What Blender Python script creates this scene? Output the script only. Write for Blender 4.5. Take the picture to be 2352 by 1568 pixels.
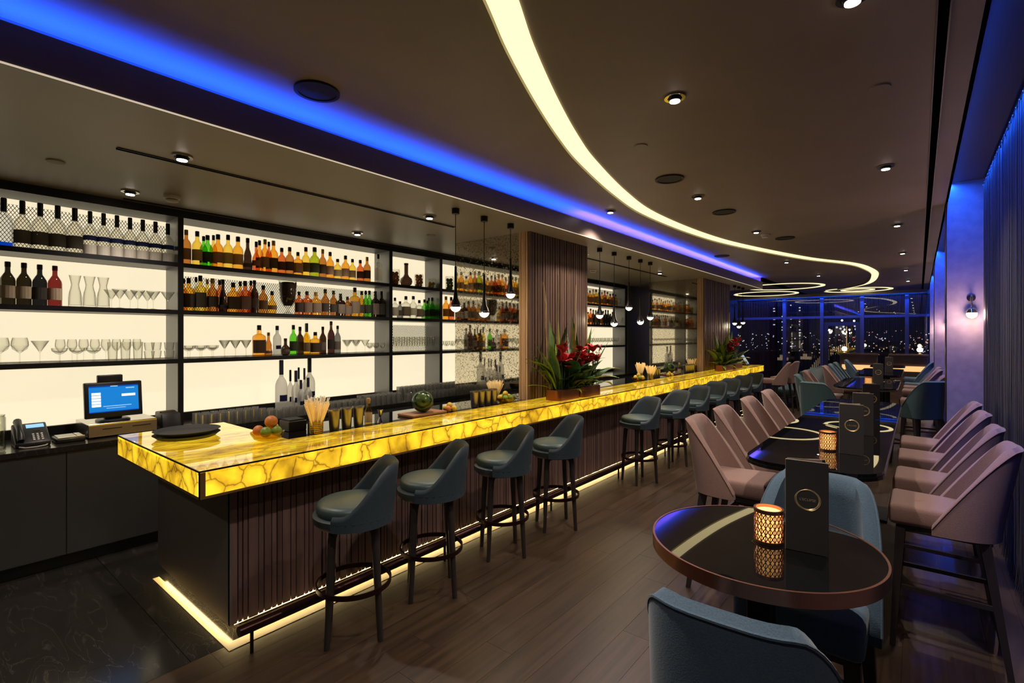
import bpy, bmesh, math, random
from mathutils import Vector, Matrix

for _o in list(bpy.data.objects):
    bpy.data.objects.remove(_o)
SC = bpy.context.scene
COL = SC.collection
R = random.Random(11)
PI = math.pi
rad = math.radians

# ------------------------------------------------------------------ camera
cam = bpy.data.cameras.new('camera')
cam.sensor_fit = 'HORIZONTAL'
cam.sensor_width = 36.0
cam.lens = 1150.0 / 2352.0 * 36.0
cam.shift_y = -(784.0 - 771.0) / 2352.0
cam.clip_start = 0.05
cam.clip_end = 2000
cam_o = bpy.data.objects.new('camera', cam)
COL.objects.link(cam_o)
cam_o.location = (0, 0, 1.75)
cam_o.rotation_euler = (rad(90), 0, rad(39.1))
SC.camera = cam_o

# ------------------------------------------------------------------ world and exposure
w = bpy.data.worlds.new('night_sky')
SC.world = w
w.use_nodes = True
w.node_tree.nodes['Background'].inputs[0].default_value = (0.10, 0.13, 0.28, 1)
w.node_tree.nodes['Background'].inputs[1].default_value = 0.05
vs = SC.view_settings
vs.view_transform = 'Standard'
vs.look = 'None'
vs.exposure = 0.0
vs.gamma = 1.0
vs.use_curve_mapping = False
try:
    SC.cycles.transparent_max_bounces = 28
    SC.cycles.max_bounces = 8
    SC.cycles.diffuse_bounces = 3
    SC.cycles.glossy_bounces = 4
    SC.cycles.sample_clamp_indirect = 4.0
    SC.cycles.caustics_reflective = False
    SC.cycles.caustics_refractive = False
    SC.cycles.use_denoising = True
    SC.cycles.use_adaptive_sampling = True
    SC.cycles.adaptive_threshold = .04
except Exception:
    pass
# light strengths used by the fittings further down
PANEL = .95      # backlit shelf panels
ONYX = 1.6        # backlit onyx
BLUE = 46.0       # blue cove strip
POCKET = 400.0     # blue strip over the curtain
COVE = 1.5        # curved ceiling light
SPOT = 150.0       # ceiling downlights (watts)

# ------------------------------------------------------------------ helpers
class MB:
    """collects shapes; build() links them as one mesh object"""
    def __init__(s):
        s.v = []
        s.f = []

    def add(s, vs_, fs_):
        b = len(s.v)
        s.v += [tuple(p) for p in vs_]
        s.f += [tuple(b + i for i in f) for f in fs_]
        return s

    def box(s, x0, x1, y0, y1, z0, z1):
        return s.add([(x0, y0, z0), (x1, y0, z0), (x1, y1, z0), (x0, y1, z0), (x0, y0, z1), (x1, y0, z1), (x1, y1, z1), (x0, y1, z1)],
                     [(0, 3, 2, 1), (4, 5, 6, 7), (0, 1, 5, 4), (1, 2, 6, 5), (2, 3, 7, 6), (3, 0, 4, 7)])

    def lathe(s, prof, n=16, c=(0, 0, 0), cap0=True, cap1=True, sq=2.0, ax='z'):
        vs_, fs_ = [], []
        m = len(prof)
        for r, z in prof:
            for i in range(n):
                a = 2 * PI * i / n
                ca, sa = math.cos(a), math.sin(a)
                if sq != 2.0:
                    q = (abs(ca) ** sq + abs(sa) ** sq) ** (-1.0 / sq)
                    ca, sa = ca * q, sa * q
                if ax == 'z':
                    vs_.append((c[0] + r * ca, c[1] + r * sa, c[2] + z))
                elif ax == 'x':
                    vs_.append((c[0] + z, c[1] + r * ca, c[2] + r * sa))
                else:
                    vs_.append((c[0] + r * sa, c[1] + z, c[2] + r * ca))
        for k in range(m - 1):
            for i in range(n):
                j = (i + 1) % n
                fs_.append((k * n + i, k * n + j, (k + 1) * n + j, (k + 1) * n + i))
        if cap0:
            fs_.append(tuple(reversed(range(n))))
        if cap1:
            fs_.append(tuple((m - 1) * n + i for i in range(n)))
        return s.add(vs_, fs_)

    def tube(s, pts, r, n=6, caps=True):
        pts = [Vector(p) for p in pts]
        rs = r if isinstance(r, (list, tuple)) else [r] * len(pts)
        vs_, fs_ = [], []
        up = None
        for k, p in enumerate(pts):
            t = (pts[min(k + 1, len(pts) - 1)] - pts[max(k - 1, 0)]).normalized()
            if up is None:
                up = Vector((0, 0, 1)) if abs(t.z) < .9 else Vector((1, 0, 0))
            a = t.cross(up)
            if a.length < 1e-5:
                a = t.orthogonal()
            a.normalize()
            b = a.cross(t).normalized()
            up = b
            for i in range(n):
                an = 2 * PI * i / n
                vs_.append(p + (a * math.cos(an) + b * math.sin(an)) * rs[k])
        for k in range(len(pts) - 1):
            for i in range(n):
                j = (i + 1) % n
                fs_.append((k * n + i, k * n + j, (k + 1) * n + j, (k + 1) * n + i))
        if caps:
            fs_.append(tuple(reversed(range(n))))
            fs_.append(tuple((len(pts) - 1) * n + i for i in range(n)))
        return s.add(vs_, fs_)

    def bar(s, p, q, w0, h0, w1=None, h1=None):
        """square bar from p to q"""
        p, q = Vector(p), Vector(q)
        w1 = w0 if w1 is None else w1
        h1 = h0 if h1 is None else h1
        t = (q - p).normalized()
        up = Vector((0, 0, 1)) if abs(t.z) < .9 else Vector((0, 1, 0))
        a = t.cross(up).normalized()
        b = a.cross(t).normalized()
        vs_ = []
        for c, ww, hh in ((p, w0, h0), (q, w1, h1)):
            for i, j in ((-1, -1), (1, -1), (1, 1), (-1, 1)):
                vs_.append(c + a * (ww / 2 * i) + b * (hh / 2 * j))
        return s.add(vs_, [(3, 2, 1, 0), (4, 5, 6, 7), (0, 1, 5, 4), (1, 2, 6, 5), (2, 3, 7, 6), (3, 0, 4, 7)])

    def ring(s, c, r0, r1, z0, z1, n=48, a0=0.0, a1=2 * PI):
        full = abs(a1 - a0 - 2 * PI) < 1e-6
        m = n if full else n + 1
        vs_, fs_ = [], []
        for i in range(m):
            a = a0 + (a1 - a0) * i / n
            ca, sa = math.cos(a), math.sin(a)
            for rr, zz in ((r0, z0), (r1, z0), (r1, z1), (r0, z1)):
                vs_.append((c[0] + rr * ca, c[1] + rr * sa, c[2] + zz))
        for i in range(m if full else m - 1):
            j = (i + 1) % m
            for k in range(4):
                l = (k + 1) % 4
                fs_.append((i * 4 + k, j * 4 + k, j * 4 + l, i * 4 + l))
        if not full:
            fs_.append((0, 1, 2, 3))
            fs_.append(tuple(4 * (m - 1) + k for k in (3, 2, 1, 0)))
        return s.add(vs_, fs_)

    def sphere(s, c, r, n=14, m=8, sz=1.0):
        prof = [(r * math.sin(PI * k / m), -r * sz * math.cos(PI * k / m)) for k in range(m + 1)]
        prof[0] = (r * .02, prof[0][1])
        prof[-1] = (r * .02, prof[-1][1])
        return s.lathe(prof, n, c)

    def mesh(s, name, bevel=0.0, seg=2, smooth=None):
        me = bpy.data.meshes.new(name)
        me.from_pydata(s.v, [], s.f)
        if bevel > 0:
            bm = bmesh.new()
            bm.from_mesh(me)
            bmesh.ops.recalc_face_normals(bm, faces=bm.faces)
            bmesh.ops.bevel(bm, geom=list(bm.edges), offset=bevel, segments=seg, profile=.5, affect='EDGES')
            bm.to_mesh(me)
            bm.free()
        else:
            bm = bmesh.new()
            bm.from_mesh(me)
            bmesh.ops.recalc_face_normals(bm, faces=bm.faces)
            bm.to_mesh(me)
            bm.free()
        if smooth is not None:
            for p in me.polygons:
                p.use_smooth = True
            me.set_sharp_from_angle(angle=rad(smooth))
        me.update()
        return me

    def build(s, name, mat, parent=None, bevel=0.0, seg=2, smooth=None):
        return put(name, s.mesh(name, bevel, seg, smooth), mat, parent)


def put(name, me, mat, parent=None, loc=None, rot=None, scale=None, world=True):
    """link a mesh; without loc the mesh is in world space and keeps its place under its parent"""
    o = bpy.data.objects.new(name, me)
    COL.objects.link(o)
    if mat is not None:
        if len(me.materials) == 0:
            me.materials.append(M[mat] if isinstance(mat, str) else mat)
        else:
            o.material_slots[0].link = 'OBJECT'
            o.material_slots[0].material = M[mat] if isinstance(mat, str) else mat
    if loc is not None:
        o.location = loc
    if rot is not None:
        o.rotation_euler = rot
    if scale is not None:
        o.scale = scale
    if parent is not None:
        o.parent = parent
        if loc is None and world:
            top = parent
            while top.parent is not None:
                top = top.parent
            if top.type == 'EMPTY' and parent is top:
                o.matrix_parent_inverse = BASE[top.name].inverted()
    return o


BASE = {}


def tag(o, label, cat, group=None, kind=None):
    if label:
        o['label'] = label
    if cat:
        o['category'] = cat
    if group:
        o['group'] = group
    if kind:
        o['kind'] = kind
    return o


def thing(name, label, cat, loc=(0, 0, 0), rz=0.0, group=None, scale=None, kind=None):
    o = bpy.data.objects.new(name, None)
    COL.objects.link(o)
    o.empty_display_size = .1
    o.location = loc
    o.rotation_euler = (0, 0, rz)
    if scale:
        o.scale = scale
    sc_ = Matrix.Diagonal((*(scale or (1, 1, 1)), 1))
    BASE[o.name] = Matrix.Translation(loc) @ Matrix.Rotation(rz, 4, 'Z') @ sc_
    return tag(o, label, cat, group, kind)


def struct(name, mb, mat, parent=None, label=None, **k):
    o = mb.build(name, mat, parent, **k)
    if parent is None:
        o['kind'] = 'structure'
        if label:
            o['label'] = label
    return o


CACHE = {}


def cached(key, fn):
    if key not in CACHE:
        CACHE[key] = fn()
    return CACHE[key]


ORD = ['first', 'second', 'third', 'fourth', 'fifth', 'sixth', 'seventh', 'eighth', 'ninth', 'tenth', 'eleventh', 'twelfth', 'thirteenth',
       'fourteenth', 'fifteenth', 'sixteenth', 'seventeenth', 'eighteenth', 'nineteenth', 'twentieth']



def nth(k):
    if k < 20:
        return ORD[k]
    return 'twentieth' if k == 19 else ('twenty-' + ORD[k - 20] if k < 29 else ('thirtieth' if k == 29 else 'thirty-' + ORD[k - 30]))


# ------------------------------------------------------------------ materials
M = {}


def nodes(name):
    m = bpy.data.materials.new(name)
    m.use_nodes = True
    nt = m.node_tree
    M[name] = m
    return m, nt, nt.nodes['Principled BSDF']


def mat(name, col, rough=.5, metal=0.0, emit=None, es=0.0, coat=0.0, spec=None, sheen=0.0):
    m, nt, b = nodes(name)
    b.inputs['Base Color'].default_value = (*col, 1)
    b.inputs['Roughness'].default_value = rough
    b.inputs['Metallic'].default_value = metal
    if spec is not None:
        b.inputs['Specular IOR Level'].default_value = spec
    if emit:
        b.inputs['Emission Color'].default_value = (*emit, 1)
        b.inputs['Emission Strength'].default_value = es
    if coat:
        b.inputs['Coat Weight'].default_value = coat
        b.inputs['Coat Roughness'].default_value = .05
    if sheen:
        b.inputs['Sheen Weight'].default_value = sheen
    return m


def ramp(nt, stops):
    n = nt.nodes.new('ShaderNodeValToRGB')
    e = n.color_ramp.elements
    e[0].position, e[0].color = stops[0][0], (*stops[0][1], 1)
    e[1].position, e[1].color = stops[-1][0], (*stops[-1][1], 1)
    for p, c in stops[1:-1]:
        x = e.new(p)
        x.color = (*c, 1)
    return n


def coords(nt, scale=(1, 1, 1), rot=(0, 0, 0), obj=True):
    tc = nt.nodes.new('ShaderNodeTexCoord')
    mp = nt.nodes.new('ShaderNodeMapping')
    mp.inputs['Scale'].default_value = scale
    mp.inputs['Rotation'].default_value = rot
    nt.links.new(tc.outputs['Object' if obj else 'Generated'], mp.inputs['Vector'])
    return mp


def noisy(name, c0, c1, scale=(1, 1, 1), ns=5.0, detail=6.0, rough=.5, bump=0.0, metal=0.0, mid=None, coat=0.0, rnd=0.0, sheen=0.0, dist=0.0):
    """two-tone noise colour with optional bump and per-object shift"""
    m, nt, b = nodes(name)
    mp = coords(nt, scale)
    n = nt.nodes.new('ShaderNodeTexNoise')
    n.inputs['Scale'].default_value = ns
    n.inputs['Detail'].default_value = detail
    n.inputs['Distortion'].default_value = dist
    vec = mp.outputs['Vector']
    if rnd:
        oi = nt.nodes.new('ShaderNodeObjectInfo')
        ml = nt.nodes.new('ShaderNodeMath')
        ml.operation = 'MULTIPLY'
        ml.inputs[1].default_value = 40.0
        nt.links.new(oi.outputs['Random'], ml.inputs[0])
        ad = nt.nodes.new('ShaderNodeVectorMath')
        ad.operation = 'ADD'
        nt.links.new(vec, ad.inputs[0])
        nt.links.new(ml.outputs[0], ad.inputs[1])
        vec = ad.outputs[0]
    nt.links.new(vec, n.inputs['Vector'])
    rp = ramp(nt, [(.3, c0), (.7, c1)] if mid is None else [(.28, c0), (.5, mid), (.72, c1)])
    nt.links.new(n.outputs['Fac'], rp.inputs[0])
    out = rp.outputs[0]
    if rnd:
        hs = nt.nodes.new('ShaderNodeHueSaturation')
        mr = nt.nodes.new('ShaderNodeMapRange')
        mr.inputs['To Min'].default_value = 1 - rnd
        mr.inputs['To Max'].default_value = 1 + rnd
        nt.links.new(oi.outputs['Random'], mr.inputs['Value'])
        nt.links.new(mr.outputs[0], hs.inputs['Value'])
        nt.links.new(out, hs.inputs['Color'])
        out = hs.outputs[0]
    nt.links.new(out, b.inputs['Base Color'])
    b.inputs['Roughness'].default_value = rough
    b.inputs['Metallic'].default_value = metal
    if coat:
        b.inputs['Coat Weight'].default_value = coat
        b.inputs['Coat Roughness'].default_value = .08
    if sheen:
        b.inputs['Sheen Weight'].default_value = sheen
        b.inputs['Sheen Roughness'].default_value = .4
    if bump:
        bp = nt.nodes.new('ShaderNodeBump')
        bp.inputs['Strength'].default_value = bump
        bp.inputs['Distance'].default_value = .004
        nt.links.new(n.outputs['Fac'], bp.inputs['Height'])
        nt.links.new(bp.outputs[0], b.inputs['Normal'])
    return m


def glassy(name, col, edge=.35, gloss=.06, rough=.02, frost=0.0, fcol=(.8, .8, .8), power=1.8):
    """thin tinted glass: tinted transparency, darker where the wall is seen edge-on, with a clear reflection"""
    m, nt, b = nodes(name)
    nt.nodes.remove(b)
    out = nt.nodes['Material Output']
    lw = nt.nodes.new('ShaderNodeLayerWeight')
    lw.inputs['Blend'].default_value = .35
    pw = nt.nodes.new('ShaderNodeMath')
    pw.operation = 'POWER'
    pw.inputs[1].default_value = power
    nt.links.new(lw.outputs['Facing'], pw.inputs[0])
    mx = nt.nodes.new('ShaderNodeMix')
    mx.data_type = 'RGBA'
    mx.inputs['A'].default_value = (*col, 1)
    mx.inputs['B'].default_value = (*[c * edge for c in col], 1)
    nt.links.new(pw.outputs[0], mx.inputs['Factor'])
    tr = nt.nodes.new('ShaderNodeBsdfTransparent')
    nt.links.new(mx.outputs['Result'], tr.inputs['Color'])
    gl = nt.nodes.new('ShaderNodeBsdfGlossy')
    gl.inputs['Roughness'].default_value = rough
    ma = nt.nodes.new('ShaderNodeMath')
    ma.operation = 'MULTIPLY_ADD'
    ma.inputs[1].default_value = .35
    ma.inputs[2].default_value = gloss
    nt.links.new(pw.outputs[0], ma.inputs[0])
    ms = nt.nodes.new('ShaderNodeMixShader')
    nt.links.new(ma.outputs[0], ms.inputs[0])
    nt.links.new(tr.outputs[0], ms.inputs[1])
    nt.links.new(gl.outputs[0], ms.inputs[2])
    res = ms.outputs[0]
    if frost:
        df = nt.nodes.new('ShaderNodeBsdfDiffuse')
        df.inputs['Color'].default_value = (*fcol, 1)
        tl = nt.nodes.new('ShaderNodeBsdfTranslucent')
        tl.inputs['Color'].default_value = (*fcol, 1)
        m2 = nt.nodes.new('ShaderNodeMixShader')
        m2.inputs[0].default_value = .6
        nt.links.new(df.outputs[0], m2.inputs[1])
        nt.links.new(tl.outputs[0], m2.inputs[2])
        m3 = nt.nodes.new('ShaderNodeMixShader')
        m3.inputs[0].default_value = frost
        nt.links.new(res, m3.inputs[1])
        nt.links.new(m2.outputs[0], m3.inputs[2])
        res = m3.outputs[0]
    nt.links.new(res, out.inputs['Surface'])
    return m


# plain and woven
mat('black_metal', (.012, .012, .014), .35, .6)
mat('black_plastic', (.012, .012, .014), .4)
mat('black_matte', (.010, .010, .011), .6)
mat('shelf_metal', (.022, .023, .026), .42, .5)
mat('shelf_side', (.20, .20, .205), .38, .75)
mat('frame_black', (.010, .010, .012), .45, .2)
mat('chrome', (.62, .60, .58), .12, 1.0)
mat('steel', (.55, .52, .48), .22, 1.0)
mat('shaker_steel', (.36, .34, .33), .30, 1.0)
mat('drawer_metal', (.30, .24, .20), .4, .7)
mat('white_plastic', (.62, .60, .56), .45)
mat('cream_lip', (.30, .27, .17), .5)
mat('brass', (.55, .38, .16), .3, 1.0)
mat('gold_wire', (.75, .52, .12), .22, 1.0)
mat('bronze_trim', (.09, .045, .03), .3, 1.0)
mat('copper_rim', (.42, .20, .14), .28, 1.0)
mat('copper_planter', (.36, .13, .055), .34, .9)
mat('black_glass', (.004, .004, .005), .008, 0.0, spec=.75)
mat('slot_black', (.002, .002, .002), 1.0, spec=0.0)
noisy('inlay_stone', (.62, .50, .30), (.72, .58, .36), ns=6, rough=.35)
mat('menu_cover', (.028, .026, .026), .42)
mat('menu_edge', (.30, .24, .19), .5)
mat('gold_foil', (.80, .62, .33), .3, .8)
mat('leg_wood', (.022, .017, .017), .4)
mat('rail_metal', (.055, .025, .022), .3, .9)
mat('rubber', (.015, .015, .016), .7)
mat('cork', (.45, .28, .12), .8)
mat('white_label_plain', (.55, .52, .48), .6)
mat('cap_black', (.010, .010, .011), .4)
mat('cap_red', (.12, .01, .01), .4)
mat('cap_gold', (.55, .38, .12), .35, .8)
mat('cap_navy', (.03, .035, .08), .4)
mat('coffee', (.045, .018, .010), .6)
mat('wood_board', (.34, .15, .06), .5)
mat('window_frame', (.10, .11, .20), .4, .3)
mat('mullion_paint', (.22, .22, .40), .45)
mat('string_dark', (.026, .021, .030), .45, sheen=.15)
mat('string_far', (.11, .10, .13), .5)
mat('string_red_lit', (.16, .05, .06), .6)  # pink light from the pendants put into the string colour
mat('string_hook', (.5, .5, .52), .3, .8)
mat('terrace', (.02, .02, .022), .7)
mat('stone_white', (.7, .7, .7), .5)
mat('led_warm', (.9, .7, .3), .5, emit=(1.0, .74, .32), es=20.0)
mat('onyx_unlit', (.16, .085, .035), .25)
mat('led_band', (.9, .7, .3), .5, emit=(1.0, .72, .28), es=1.25)
mat('led_line', (.9, .8, .6), .5, emit=(1.0, .84, .62), es=.55)
mat('led_blue', (.1, .2, 1), .5, emit=(.012, .075, 1.0), es=BLUE)
mat('led_violet', (.5, .2, 1), .5, emit=(.55, .16, 1.0), es=BLUE * .9)
mat('led_pocket', (.1, .2, 1), .5, emit=(.012, .10, 1.0), es=POCKET)
mat('led_one_side', (.1, .2, 1), .5)
mat('led_window', (.1, .2, 1), .5, emit=(.02, .11, 1.0), es=130.0)
mat('shelf_light', (.9, .85, .7), .5, emit=(1.0, .87, .60), es=PANEL)
mat('shelf_light_low', (.9, .85, .7), .5, emit=(1.0, .80, .52), es=PANEL * .8)
mat('cove_light', (.9, .8, .5), .5, emit=(1.0, .83, .42), es=COVE)
mat('lamp_bulb', (.9, .85, .7), .4, emit=(1.0, .86, .60), es=9.0)
mat('downlight_lens', (.9, .85, .8), .4, emit=(1.0, .86, .72), es=14.0)
mat('column_reveal', (.055, .030, .030), .3, .6)
mat('candle_glow', (.9, .5, .2), .5, emit=(1.0, .50, .14), es=1.5)
mat('candle_far', (.9, .6, .2), .5, emit=(1.0, .60, .20), es=1.6)
mat('booth_light', (.9, .6, .3), .5, emit=(1.0, .58, .22), es=.9)
mat('screen_blue', (.02, .1, .3), .3, emit=(.0, .20, .62), es=.95)
mat('screen_dark', (.0, .05, .2), .3, emit=(.0, .04, .42), es=.9)
mat('screen_white', (.8, .8, .8), .3, emit=(.85, .95, 1.0), es=1.0)
mat('screen_pale', (.3, .5, .8), .3, emit=(.25, .55, .85), es=.9)
mat('screen_grey', (.3, .4, .5), .3, emit=(.30, .40, .55), es=.6)
mat('city_white', (1, 1, 1), .5, emit=(1.0, .93, .85), es=2.2)
mat('city_warm', (1, .7, .3), .5, emit=(1.0, .62, .22), es=1.8)
mat('city_red', (1, .4, .3), .5, emit=(1.0, .35, .25), es=1.6)
mat('city_dark', (.006, .006, .010), .8)
noisy('ceiling_paint', (.29, .245, .215), (.33, .28, .245), ns=1.6, rough=.55)
noisy('low_ceiling', (.31, .285, .245), (.35, .32, .275), ns=1.6, rough=.42)
mat('fascia', (.24, .18, .165), .35)
noisy('wall_plaster', (.14, .13, .14), (.19, .175, .18), ns=9, rough=.6, bump=.15)
noisy('column_plaster', (.25, .215, .25), (.34, .29, .33), ns=11, rough=.5, bump=.2)
mat('wall_dark', (.16, .15, .15), .6)
mat('pocket_paint', (.05, .05, .06), .7)
mat('grey_panel', (.10, .10, .10), .5)
noisy('back_cabinet', (.042, .043, .046), (.050, .051, .054), ns=3, rough=.5)
noisy('cloth_mauve', (.178, .102, .088), (.245, .146, .126), ns=260, detail=3, rough=.85, bump=.25, sheen=.25)
noisy('cloth_blue', (.040, .076, .122), (.060, .108, .166), ns=260, detail=3, rough=.85, bump=.25, sheen=.2)
noisy('cloth_teal', (.034, .075, .086), (.046, .095, .107), ns=200, detail=3, rough=.85, bump=.2, sheen=.2)
noisy('leather_stool', (.032, .056, .060), (.044, .074, .078), ns=90, detail=4, rough=.42, bump=.08)
noisy('leather_shell', (.022, .036, .050), (.030, .047, .062), ns=120, detail=4, rough=.5, bump=.08)
noisy('floor_wood', (.020, .0118, .007), (.052, .030, .0185), scale=(9, .8, 9), ns=3.2, detail=8, rough=.34, bump=.10, rnd=.10, dist=.6)
noisy('slat_wood', (.095, .056, .053), (.135, .082, .077), scale=(8, 8, .7), ns=4, detail=6, rough=.42, rnd=.16)
noisy('pillar_wood', (.10, .060, .044), (.155, .094, .070), scale=(8, 8, .6), ns=4, detail=6, rough=.42, rnd=.10)
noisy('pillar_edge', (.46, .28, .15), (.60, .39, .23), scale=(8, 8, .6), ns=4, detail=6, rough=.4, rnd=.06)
mat('pillar_gap', (.012, .008, .007), .6)
mat('bar_end', (.11, .095, .086), .5)
noisy('booth_wood', (.10, .06, .04), (.16, .10, .07), scale=(1, 1, 8), ns=3, rough=.4)
noisy('citrus_orange', (.55, .16, .03), (.66, .24, .05), ns=60, rough=.45, bump=.2)
noisy('citrus_green', (.12, .22, .02), (.22, .34, .03), ns=60, rough=.4, bump=.2)
noisy('citrus_yellow', (.62, .40, .04), (.72, .50, .07), ns=60, rough=.45, bump=.2)
noisy('leaf_dark', (.025, .070, .022), (.060, .130, .040), ns=12, rough=.35, rnd=.3)
noisy('leaf_mid', (.06, .13, .03), (.12, .22, .05), ns=10, rough=.35, rnd=.25)
noisy('leaf_lime', (.14, .24, .03), (.26, .36, .05), ns=10, rough=.35, rnd=.2)
noisy('petal_red', (.50, .02, .035), (.70, .06, .08), ns=20, rough=.4, rnd=.25)
noisy('petal_pink', (.40, .06, .10), (.55, .16, .18), ns=20, rough=.5, rnd=.3)
noisy('stick_wood', (.22, .15, .075), (.42, .30, .15), scale=(1, 1, .2), ns=40, rough=.7, bump=.3)
mat('fruit_dark', (.03, .02, .015), .5)


def one_sided(name, col, es):
    """lens of a linear fitting: gives light from its front face only, the back is its dark casing"""
    nt = M[name].node_tree
    b = nt.nodes['Principled BSDF']
    b.inputs['Emission Color'].default_value = (*col, 1)
    b.inputs['Base Color'].default_value = (.02, .02, .02, 1)
    g = nt.nodes.new('ShaderNodeNewGeometry')
    ma = nt.nodes.new('ShaderNodeMath')
    ma.operation = 'MULTIPLY_ADD'
    ma.inputs[1].default_value = -es
    ma.inputs[2].default_value = es
    nt.links.new(g.outputs['Backfacing'], ma.inputs[0])
    nt.links.new(ma.outputs[0], b.inputs['Emission Strength'])


one_sided('led_one_side', (.012, .10, 1.0), POCKET)


def make_marble():
    m, nt, b = nodes('dark_marble')
    mp = coords(nt, (.7, 2.6, 1), (0, 0, .6))
    n = nt.nodes.new('ShaderNodeTexNoise')
    n.inputs['Scale'].default_value = 2.6
    n.inputs['Detail'].default_value = 10
    n.inputs['Distortion'].default_value = 1.6
    nt.links.new(mp.outputs[0], n.inputs['Vector'])
    rp = ramp(nt, [(0.0, (.012, .011, .010)), (.485, (.022, .020, .018)), (.5, (.052, .047, .042)), (.515, (.021, .019, .017)), (1.0, (.034, .031, .028))])
    nt.links.new(n.outputs['Fac'], rp.inputs[0])
    nt.links.new(rp.outputs[0], b.inputs['Base Color'])
    b.inputs['Roughness'].default_value = .16


make_marble()


def make_onyx(name, vscale, k, mixw, deep, bright):
    """backlit onyx: cracked honey-coloured cells, light comes through the stone"""
    m, nt, b = nodes(name)
    mp = coords(nt, vscale)
    v = nt.nodes.new('ShaderNodeTexVoronoi')
    v.feature = 'DISTANCE_TO_EDGE'
    v.inputs['Scale'].default_value = k
    nd = nt.nodes.new('ShaderNodeTexNoise')
    nd.inputs['Scale'].default_value = 5
    nd.inputs['Detail'].default_value = 4
    ad = nt.nodes.new('ShaderNodeVectorMath')
    ad.operation = 'MULTIPLY_ADD'
    ad.inputs[1].default_value = (mixw, mixw, mixw)
    nt.links.new(mp.outputs[0], nd.inputs['Vector'])
    nt.links.new(nd.outputs['Color'], ad.inputs[0])
    nt.links.new(mp.outputs[0], ad.inputs[2])
    nt.links.new(ad.outputs[0], v.inputs['Vector'])
    rp = ramp(nt, [(0.0, (.20, .105, .006)), (.035, deep), (.22, bright)])
    nt.links.new(v.outputs['Distance'], rp.inputs[0])
    n2 = nt.nodes.new('ShaderNodeTexNoise')
    n2.inputs['Scale'].default_value = 3.2
    n2.inputs['Detail'].default_value = 5
    nt.links.new(mp.outputs[0], n2.inputs['Vector'])
    r2 = ramp(nt, [(.34, (.26, .16, .08)), (.45, (.78, .68, .50)), (.57, (1, 1, 1))])
    nt.links.new(n2.outputs['Fac'], r2.inputs[0])
    mx = nt.nodes.new('ShaderNodeMix')
    mx.data_type = 'RGBA'
    mx.blend_type = 'MULTIPLY'
    mx.inputs['Factor'].default_value = .85
    nt.links.new(rp.outputs[0], mx.inputs['A'])
    nt.links.new(r2.outputs[0], mx.inputs['B'])
    nt.links.new(mx.outputs['Result'], b.inputs['Emission Color'])
    b.inputs['Emission Strength'].default_value = ONYX
    b.inputs['Base Color'].default_value = (.22, .13, .02, 1)
    b.inputs['Roughness'].default_value = .06
    b.inputs['Specular IOR Level'].default_value = .7
    b.inputs['Coat Weight'].default_value = .8
    b.inputs['Coat Roughness'].default_value = .015
    return m


make_onyx('onyx_front', (1, 1, .9), 7.0, .16, (.62, .37, .014), (.88, .58, .022))
make_onyx('onyx_top', (2.2, .7, 1), 4.0, .5, (.46, .28, .010), (.66, .44, .016))


def make_mirror():
    m, nt, b = nodes('antique_mirror')
    mp = coords(nt)
    n = nt.nodes.new('ShaderNodeTexNoise')
    n.inputs['Scale'].default_value = 70
    n.inputs['Detail'].default_value = 8
    nt.links.new(mp.outputs[0], n.inputs['Vector'])
    rp = ramp(nt, [(.33, (.22, .18, .13)), (.50, (.62, .58, .48))])
    nt.links.new(n.outputs['Fac'], rp.inputs[0])
    nt.links.new(rp.outputs[0], b.inputs['Base Color'])
    b.inputs['Metallic'].default_value = 1.0
    rr = ramp(nt, [(.33, (.22, .22, .22)), (.46, (.03, .03, .03))])
    nt.links.new(n.outputs['Fac'], rr.inputs[0])
    nt.links.new(rr.outputs[0], b.inputs['Roughness'])


make_mirror()


def make_melon():
    m, nt, b = nodes('melon_rind')
    tc = nt.nodes.new('ShaderNodeTexCoord')
    wv = nt.nodes.new('ShaderNodeTexWave')
    wv.inputs['Scale'].default_value = 9
    wv.inputs['Distortion'].default_value = 5
    wv.inputs['Detail'].default_value = 3
    mp = nt.nodes.new('ShaderNodeMapping')
    mp.inputs['Rotation'].default_value = (0, .5, .6)
    nt.links.new(tc.outputs['Object'], mp.inputs['Vector'])
    nt.links.new(mp.outputs[0], wv.inputs['Vector'])
    rp = ramp(nt, [(.35, (.008, .028, .008)), (.75, (.07, .12, .03))])
    nt.links.new(wv.outputs['Fac'], rp.inputs[0])
    nt.links.new(rp.outputs[0], b.inputs['Base Color'])
    b.inputs['Roughness'].default_value = .2


make_melon()
GL = {'amber': (.97, .64, .20), 'gold': (.96, .68, .22), 'yell': (.97, .80, .30), 'brown': (.72, .44, .19), 'red': (.84, .40, .20), 'green': (.36, .80, .20),
      'olive': (.66, .72, .14), 'dark': (.20, .14, .11), 'clear': (.92, .92, .88), 'slate': (.42, .42, .44), 'frost': (.90, .90, .90), 'wine': (.14, .12, .08),
      'darkw': (.12, .12, .13), 'rose': (.45, .16, .15), 'darkred': (.24, .14, .14), 'blue': (.90, .92, .95), 'darklab': (.90, .89, .84), 'band': (.91, .90, .86)}
for k_, c_ in GL.items():
    if k_ == 'frost':
        glassy('bottle_' + k_, c_, .55, .05, .3, frost=.42, fcol=(.95, .94, .92))
    else:
        glassy('bottle_' + k_, c_, .35 if k_ not in ('clear', 'darklab', 'band', 'blue') else .25)


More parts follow.
